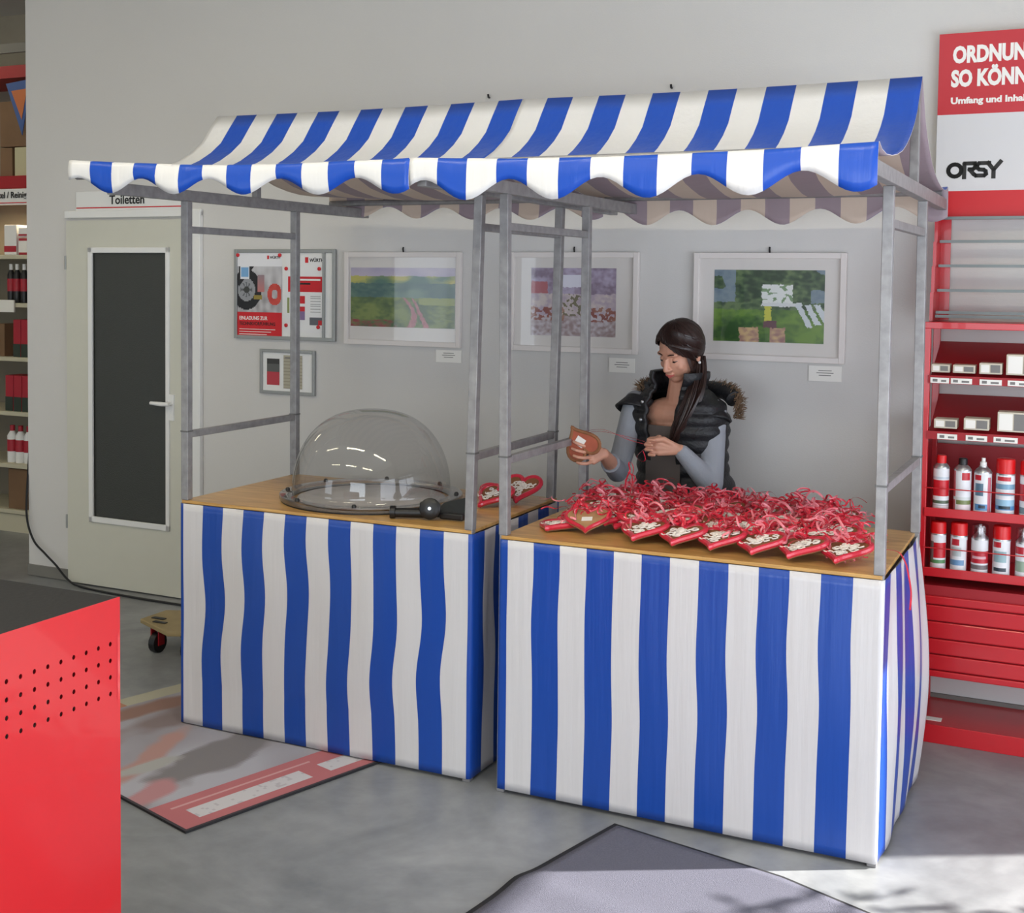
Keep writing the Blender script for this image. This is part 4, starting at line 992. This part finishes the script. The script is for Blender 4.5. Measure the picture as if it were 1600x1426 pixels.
def limb(mb_, pts, rs, n=14):
    for (a, c), (ra, rc) in zip(zip(pts, pts[1:]), zip(rs, rs[1:])):
        mb_.tube([a, c], [ra, rc], n); mb_.ball(a, ra*.995, n, 8)
    mb_.ball(pts[-1], rs[-1]*.995, n, 8)
def V(*a): return Vector(a)
Hc = V(.292, 1.03, 1.452); F = V(-.36, -.80, -.44).normalized(); U0 = V(.05, -.05, 1)
Rt = F.cross(U0).normalized(); U = Rt.cross(F).normalized()
HM = Matrix((Rt, F, U)).transposed()
def H(r, f, u): return Hc+Rt*r+F*f+U*u
fd = V(-.25, -.97, 0).normalized()
RS, RE, RW = V(.096, 1.085, 1.235), V(.066, .955, .968), V(.104, .688, 1.074)
LS, LE, LW = V(.418, 1.075, 1.215), V(.440, .985, .945), V(.345, .885, 1.082)
body = MB()
# trunk, neck, legs
for c, r in ((V(.30, 1.15, .88), (.155, .11, .11)), (V(.295, 1.14, .98), (.125, .09, .12)), (V(.28, 1.115, 1.12), (.145, .095, .13)), (V(.275, 1.10, 1.20), (.15, .08, .07))): body.ball(c, r, 20, 12)
limb(body, [V(.275, 1.10, 1.22), V(.285, 1.075, 1.32), H(0, -.01, -.05)], [.062, .049, .05])
for s_, fx in ((-1, .20), (1, .40)):
    limb(body, [V(.30+s_*.085, 1.15, .84), V(fx, 1.13, .47), V(fx, 1.16, .09)], [.085, .056, .038]); limb(body, [V(fx, 1.17, .055), V(fx+s_*.015, 1.06, .035)], [.036, .028])
# arms
limb(body, [RS, RE, RW], [.050, .036, .023]); limb(body, [LS, LE, LW], [.050, .036, .023])
# head: skull, face, jaw, nose, lips, brow, ears
rotH = HM
body.ball(H(0, -.012, .022), (.075, .093, .088), 22, 14, rotH); body.ball(H(0, .022, -.022), (.062, .066, .085), 20, 12, rotH)
body.ball(H(0, .050, -.082), (.030, .028, .024), 14, 8, rotH); body.ball(H(0, .030, -.060), (.050, .045, .038), 16, 10, rotH)
for s_ in (-1, 1):
    body.ball(H(s_*.036, .058, -.026), (.020, .018, .020), 12, 8, rotH); body.ball(H(s_*.028, .068, .028), (.024, .014, .010), 12, 8, rotH)
    body.ball(H(s_*.076, -.012, -.012), (.008, .017, .028), 12, 8, rotH); body.ball(H(s_*.010, .094, -.032), (.008, .009, .007), 10, 6, rotH)
body.tube([H(0, .084, .012), H(0, .100, -.026)], [.007, .0105], 10); body.ball(H(0, .100, -.028), .0115, 10, 8)
body.ball(H(0, .086, -.053), (.020, .009, .006), 14, 8, rotH); body.ball(H(0, .083, -.064), (.017, .009, .006), 14, 8, rotH)
# hands
def finger(p, r0=.0088, r1=.0068): limb(body, [Vector(q) for q in p], [r0+(r1-r0)*i/(len(p)-1) for i in range(len(p))], 10)
HX, HY, HZ = .052, .590, 1.120       # the held heart
k4 = [V(.080, .634, 1.104), V(.081, .628, 1.086), V(.084, .626, 1.068), V(.089, .628, 1.051)]
for i, k in enumerate(k4):
    limb(body, [RW, k], [.019, .0125], 10)
    ln = (1, 1.08, 1.0, .82)[i]
    fz = (.006, .002, -.002, -.006)[i]
    finger([k, k+V(-.016*ln, -.042, .002+fz), k+V(-.036*ln, -.057, .007+fz*1.6), k+V(-.053*ln, -.056, .012+fz*2)], .0076, .0060)
finger([RW+V(-.005, .0, .010), V(.092, .643, 1.108), V(.070, .622, 1.130), V(.052, .610, 1.140)], .012, .008)
k5 = [V(.272, .846, 1.128), V(.264, .842, 1.109), V(.264, .842, 1.090), V(.272, .846, 1.071)]
for i, k in enumerate(k5):
    limb(body, [LW, k], [.020, .0130], 10)
    ln = (1, 1.06, 1.0, .85)[i]
    finger([k, k+V(-.030*ln, -.016, -.002), k+V(-.030*ln, -.038, -.004), k+V(-.004*ln, -.043, -.004)], .0080, .0064)
finger([LW+V(-.01, -.008, .012), V(.292, .842, 1.126), V(.262, .822, 1.122), V(.240, .812, 1.112)], .012, .0082)
bo = rm('body', body, skin, .0034, 2, t)
# face details
def child(mb_, nm, m, par=None): return mb_.build(nm, m, par or t, smooth=True)
for s_ in (-1, 1):
    b = MB(); b.ball(H(s_*.029, .0655, .004), (.0135, .0115, .0105), 14, 10, rotH); child(b, 'eyeball', mat('eye_white', (214, 204, 198), .3) if s_ < 0 else bpy.data.materials['eye_white'])
    b = MB(); b.ball(H(s_*.029, .0760, -.0005), (.0052, .0025, .0052), 10, 6, rotH); child(b, 'iris', M['ink'])
    b = MB(); b.ball(H(s_*.029, .0660, .0066), (.0148, .0128, .0088), 14, 10, rotH); child(b, 'eyelid', skin)
    b = MB(); b.tube([H(s_*.0435, .0690, .0015), H(s_*.036, .0770, -.0002), H(s_*.029, .0790, -.001), H(s_*.021, .0775, .0), H(s_*.016, .0735, .002)], [.0008, .0018, .002, .0018, .0008], 6); child(b, 'eyelash', hairm)
    b = MB(); b.tube([H(s_*.050, .066, .026), H(s_*.038, .0775, .0325), H(s_*.026, .0825, .033), H(s_*.014, .0845, .029)], [.001, .0024, .0028, .002], 6); child(b, 'eyebrow', hairm)
    b = MB(); b.ball(H(s_*.080, -.010, -.042), .0058, 10, 8); child(b, 'earring', M['white'])
b = MB(); b.tube([H(-.022, .0845, -.056), H(-.010, .0935, -.0565), H(0, .0950, -.0572), H(.010, .0935, -.0565), H(.022, .0845, -.056)], [.0014, .0036, .004, .0036, .0014], 8)
b.tube([H(-.019, .0845, -.0590), H(0, .0925, -.0645), H(.019, .0845, -.0590)], [.0015, .0045, .0015], 8); child(b, 'lips', mat('lip_pink', (190, 96, 92), .4))
# hair: cap with hairline, swept strands, ponytail over her left shoulder
def hair_pt(phi, th, k=1.0, lift=0):
    a, f_, u_ = .0865, .104, .101
    return H(a*k*math.sin(th)*math.sin(phi), -.014+f_*k*math.sin(th)*math.cos(phi), .026+lift+u_*k*math.cos(th))
def th_max(phi):
    # phi > 0 towards her right; hairline high over the part, low over the temples and nape
    c = math.cos(phi-.25)
    if c > 0: return math.radians(52+(118-52)*(1-c)**.75)
    return math.radians(118+(132-118)*(-c)**.7)
def hairP(u, v):
    phi = 2*PI*u-PI; th = th_max(phi)*v
    rg = 1+.020*math.sin(phi*23+3*th)+.012*math.sin(phi*41-2*th)
    p = hair_pt(phi, th, 1.0+(rg-1)*min(1, v*3)); return p
b = MB(); b.grid(hairP, 120, 24, UV=lambda u, v: (u, v)); bmesh.ops.remove_doubles(b.bm, verts=b.bm.verts, dist=.0003); bmesh.ops.recalc_face_normals(b.bm, faces=b.bm.faces)
b.build('hair', hairm, t, smooth=True, autosm=False, solid=.006)
rh = random.Random(4); b = MB()
tie = H(.062, -.062, -.062)
for k in range(260):      # strands combed from the side parting over the skull
    ph0 = rh.uniform(-PI, PI); tm = th_max(ph0)*rh.uniform(.9, 1.02)
    part = .55; d0 = ((ph0-part+PI) % (2*PI))-PI; pts = []
    for i in range(8):
        q = i/7; pts.append(hair_pt(part+d0*(.15+.85*q**.7), .22+(tm-.22)*q, 1.03))
    b.tube(smooth_path(pts, 3), [.0014]+[.0030]*20+[.0012], 4)
for k in range(60):       # fringe swept across the forehead and down over her left temple and ear
    q0 = k/59; pts = [hair_pt(.60-.1*q0, .5+.35*q0, 1.04), hair_pt(.15-.2*q0, .92+.1*q0, 1.06), hair_pt(-.45-.25*q0, 1.12+.06*q0, 1.07), hair_pt(-1.0-.25*q0, 1.45, 1.07), hair_pt(-1.45-.3*q0, 1.85, 1.05), hair_pt(-1.9-.2*q0, 2.15, .98)]
    pts = [p+V(rh.uniform(-.002, .002), rh.uniform(-.002, .002), rh.uniform(-.002, .002)) for p in pts]
    b.tube(smooth_path(pts, 4), [.0012]+[.0030]*19+[.0014], 4)
for k in range(26):       # her right side, tucked back
    q0 = k/25; pts = [hair_pt(.62, .5+.3*q0, 1.04), hair_pt(.95+.1*q0, .95+.1*q0, 1.05), hair_pt(1.35+.2*q0, 1.45, 1.05), hair_pt(1.8+.2*q0, 1.9, 1.02), hair_pt(2.3, 2.15, .98)]
    b.tube(smooth_path(pts, 4), [.0012]+[.0028]*15+[.0014], 4)
for k in range(10):       # loose strands in front of her left ear
    x = .060+.002*k; b.tube(smooth_path([hair_pt(-1.0-.02*k, 1.0, 1.03), H(-x*.0+-.074, .045-.004*k, -.01), H(-.072, .040-.004*k, -.06), H(-.060, .045, -.10-.004*k)], 4), .0016, 4)
b.build('hair_strands', hairm, t, smooth=True, kind='stuff')
b = MB(); base = [H(-.060, -.040, -.045), V(.372, 1.035, 1.365), V(.372, .985, 1.30), V(.350, .958, 1.225), V(.318, .950, 1.155), V(.292, .958, 1.10)]
for k in range(70):
    a = rh.uniform(0, 2*PI); q = math.sqrt(rh.random()); prof = (.020, .030, .036, .034, .026, .010)
    pts = [p+V(math.cos(a)*q*r, math.sin(a)*q*r*.7, .012*math.sin(a*3+i)) for i, (p, r) in enumerate(zip(base, prof))]
    b.tube(smooth_path(pts, 4), [.0042]*20+[.0022], 5)
b.build('ponytail', hairm, t, smooth=True, kind='stuff')
# grey shirt: trunk and sleeves (right one pushed up, left one to the wrist)
b = MB()
for c, r in ((V(.30, 1.15, .90), (.163, .12, .10)), (V(.295, 1.14, .98), (.133, .098, .12)), (V(.281, 1.117, 1.10), (.153, .103, .11))): b.ball(c, r, 20, 12)
limb(b, [V(.18, 1.12, 1.18), RS, RE, RE.lerp(RW, .45)], [.040, .053, .043, .036]); limb(b, [V(.37, 1.115, 1.22), LS, LE, LE.lerp(LW, .93)], [.050, .056, .050, .031])
rm('grey_shirt', b, shirtm, .006, 4, t)
b = MB(); b.tube([RE.lerp(RW, .40), RE.lerp(RW, .50)], [.0395, .0385], 16); child(b, 'rolled_cuff', shirtm)
b = MB(); b.grid(lambda u, v: V(.275, 1.11, 0)+V(fd.x, fd.y, 0)*(.121+.012*math.cos((u-.5)*2.4))+V(.97, -.25, 0)*((u-.5)*.16)+V(0, 0, .80+v*(.36-.0*abs(u-.5))), 12, 14, UV=lambda u, v: (u, v)); child(b, 'taupe_top', topm)
# quilted vest
rowsV = [(.80, .310, 1.13, .215, .152), (.88, .308, 1.13, .200, .144), (.97, .292, 1.125, .166, .128), (1.06, .284, 1.11, .172, .130), (1.14, .278, 1.10, .190, .132), (1.20, .275, 1.095, .194, .126), (1.245, .275, 1.09, .178, .112), (1.28, .278, 1.085, .128, .098), (1.30, .282, 1.08, .092, .086), (1.34, .286, 1.07, .092, .088), (1.372, .290, 1.065, .100, .095)]
def vrow(v):
    k = v*(len(rowsV)-1-1e-6); i = int(k); q = k-i; q = q*q*(3-2*q)*.5+q*.5; return [rowsV[i][j]*(1-q)+rowsV[i+1][j]*q for j in range(5)]
def vestP(u, v):
    z, cx, cy, a, d = vrow(v); cx -= .006; a += .006
    op = .22 if v < .55 else .22+.36*min(1, (v-.55)/.35)
    if v < .1: op = .26
    ang = op+(2*PI-2*op)*u; dirx = math.sin(ang); dirf = math.cos(ang)
    sx = V(fd.y, -fd.x, 0)        # her right side is -x
    puff = .008*abs(math.sin(PI*(z-.80)/.052))+.004*nz(u*10, v*9, 1, 3)
    pw = (abs(dirx)**.75*(1 if dirx > 0 else -1), abs(dirf)**.8*(1 if dirf > 0 else -1))
    p = V(cx, cy, z)+sx*pw[0]*(a+puff)+V(fd.x, fd.y, 0)*pw[1]*(d+puff)
    return p
b = MB(); b.grid(vestP, 90, 90, UV=lambda u, v: (u, v)); b.build('padded_vest', vestm, t, smooth=True, autosm=False, solid=.014)
# armhole caps standing off the shoulders, hood with fur trim behind the neck
for S, E, sx in ((RS, RE, -1), (LS, LE, 1)):
    ax = (E-S).normalized(); b = MB()
    def capP(u, v, S=S, ax=ax, sx=sx):
        ang = (u-.5)*PI*1.5; out = V(sx*.92, -.05, .25).normalized(); sd_ = ax.cross(out).normalized(); r = .066+.016*v
        return S+V(-sx*.035, 0, .012)+(out*math.cos(ang)+sd_*math.sin(ang))*r+ax*(.005+.055*v*(.4+.6*math.cos(ang*.5)))+V(sx*.026*v, 0, 0)
    b.grid(capP, 24, 8, UV=lambda u, v: (u, v)); b.build('shoulder_cap', vestm, t, smooth=True, autosm=False, solid=.010)
hood = smooth_path([V(.118, 1.09, 1.285), V(.150, 1.16, 1.300), V(.24, 1.22, 1.300), V(.34, 1.225, 1.295), V(.44, 1.18, 1.290), V(.492, 1.13, 1.262)], 5)
b = MB(); b.tube(hood, [.016]+[.034]*(len(hood)-2)+[.016], 12); b.build('hood', vestm, t, smooth=True)
b = MB()
for k in range(520):
    q = k/519; e = q < .5
    c = hood[int(q*(len(hood)-1))]+V(rh.uniform(-.012, .012), rh.uniform(-.02, .02), rh.uniform(.0, .02))
    if .3 < q < .7 and k % 2: continue
    d_ = V((-1 if e else 1)*rh.uniform(.1, .9), rh.uniform(-.4, .4), rh.uniform(.1, 1)).normalized()
    b.tube([c, c+d_*.02, c+d_*.038+V(0, 0, -.004)], [.0022, .0018, .0006], 3)
for k in range(160):
    c = V(.505, 1.11, 1.235)+V(rh.uniform(-.012, .012), rh.uniform(-.02, .02), rh.uniform(-.045, .04)); d_ = V(rh.uniform(.1, 1), rh.uniform(-.4, .4), rh.uniform(-.2, .9)).normalized()
    b.tube([c, c+d_*.016, c+d_*.03], [.002, .0016, .0006], 3)
b.build('fur_trim', furm, t, kind='stuff')
for z in (.87, .97, 1.07, 1.16):
    v_ = (z-.80)/(1.372-.80)
    for uu in (.018,):
        p = vestP(uu, min(.62, v_*.98)); b = MB(); b.ball(p+V(fd.x, fd.y, 0)*.010, (.007, .005, .007), 10, 6); child(b, 'snap_button', M['silver'])
# trousers and shoes
b = MB()
b.ball(V(.30, 1.15, .86), (.165, .118, .12), 20, 12)
for s_, fx in ((-1, .20), (1, .40)): limb(b, [V(.30+s_*.085, 1.15, .84), V(fx, 1.13, .47), V(fx, 1.16, .11)], [.092, .064, .052])
rm('trousers', b, mat('dark_jeans', (40, 46, 62), .85), .008, 4, t)
for s_, fx in ((-1, .20), (1, .40)):
    b = MB(); b.ball(V(fx, 1.165, .05), (.042, .06, .045), 16, 10); b.ball(V(fx+s_*.015, 1.075, .032), (.042, .075, .030), 16, 10); b.box(fx-.036, fx+.036, 1.02, 1.215, .002, .014)
    rm('shoe', b, M['black'], .006, 3, t)

# the heart she holds, back towards us, and the ribbon she pulls
o = make_heart(301, .135, 'back', 0, 'plain brown gingerbread heart with white sticker held in the woman\'s hand', None)
o.location = (HX-.004, HY+.004, HZ+.008); o.rotation_euler = (math.radians(86), math.radians(150), math.radians(6)); 
bs = [c for c in C.objects if c.parent == o]
for c in bs:
    if c.name.startswith('icing_border'): c.data.materials[0] = M['ginger']; c['label'] = 'rounded brown biscuit edge'; c.name = 'biscuit_edge'
    if c.name.startswith('biscuit') and not c.name.startswith('biscuit_edge'): c.data.materials[0] = mat('gingerbread_red_brown', (168, 84, 58), .6, var=.12, scale=30)
    if c.name.startswith('white_sticker'): c.scale = (.95, 1.5, 1); c.rotation_euler = (0, 0, .5)
b = MB()
b.tube(smooth_path([(HX+.03, HY-.004, HZ+.045), (HX+.09, HY-.01, HZ+.052), (HX+.18, HY-.01, HZ+.040), (.215, .810, 1.118), (.245, .812, 1.106)], 6), .0028, 4, flat=.3)
b.tube(smooth_path([(HX+.02, HY-.004, HZ+.050), (HX+.10, HY-.02, HZ+.060), (HX+.19, HY-.015, HZ+.030), (.225, .822, 1.104), (.25, .820, 1.10)], 6), .0025, 4, flat=.3)
b.tube(smooth_path([(.24, .815, 1.10), (.215, .805, 1.075), (.20, .80, 1.055), (.222, .80, 1.04), (.235, .80, 1.05), (.225, .80, 1.08)], 6), .0028, 4, flat=.3)
tag(b.build('held_ribbon', M['ribbon'], None, smooth=True), 'red ribbon stretched between the held heart and the woman\'s left hand', 'ribbon')
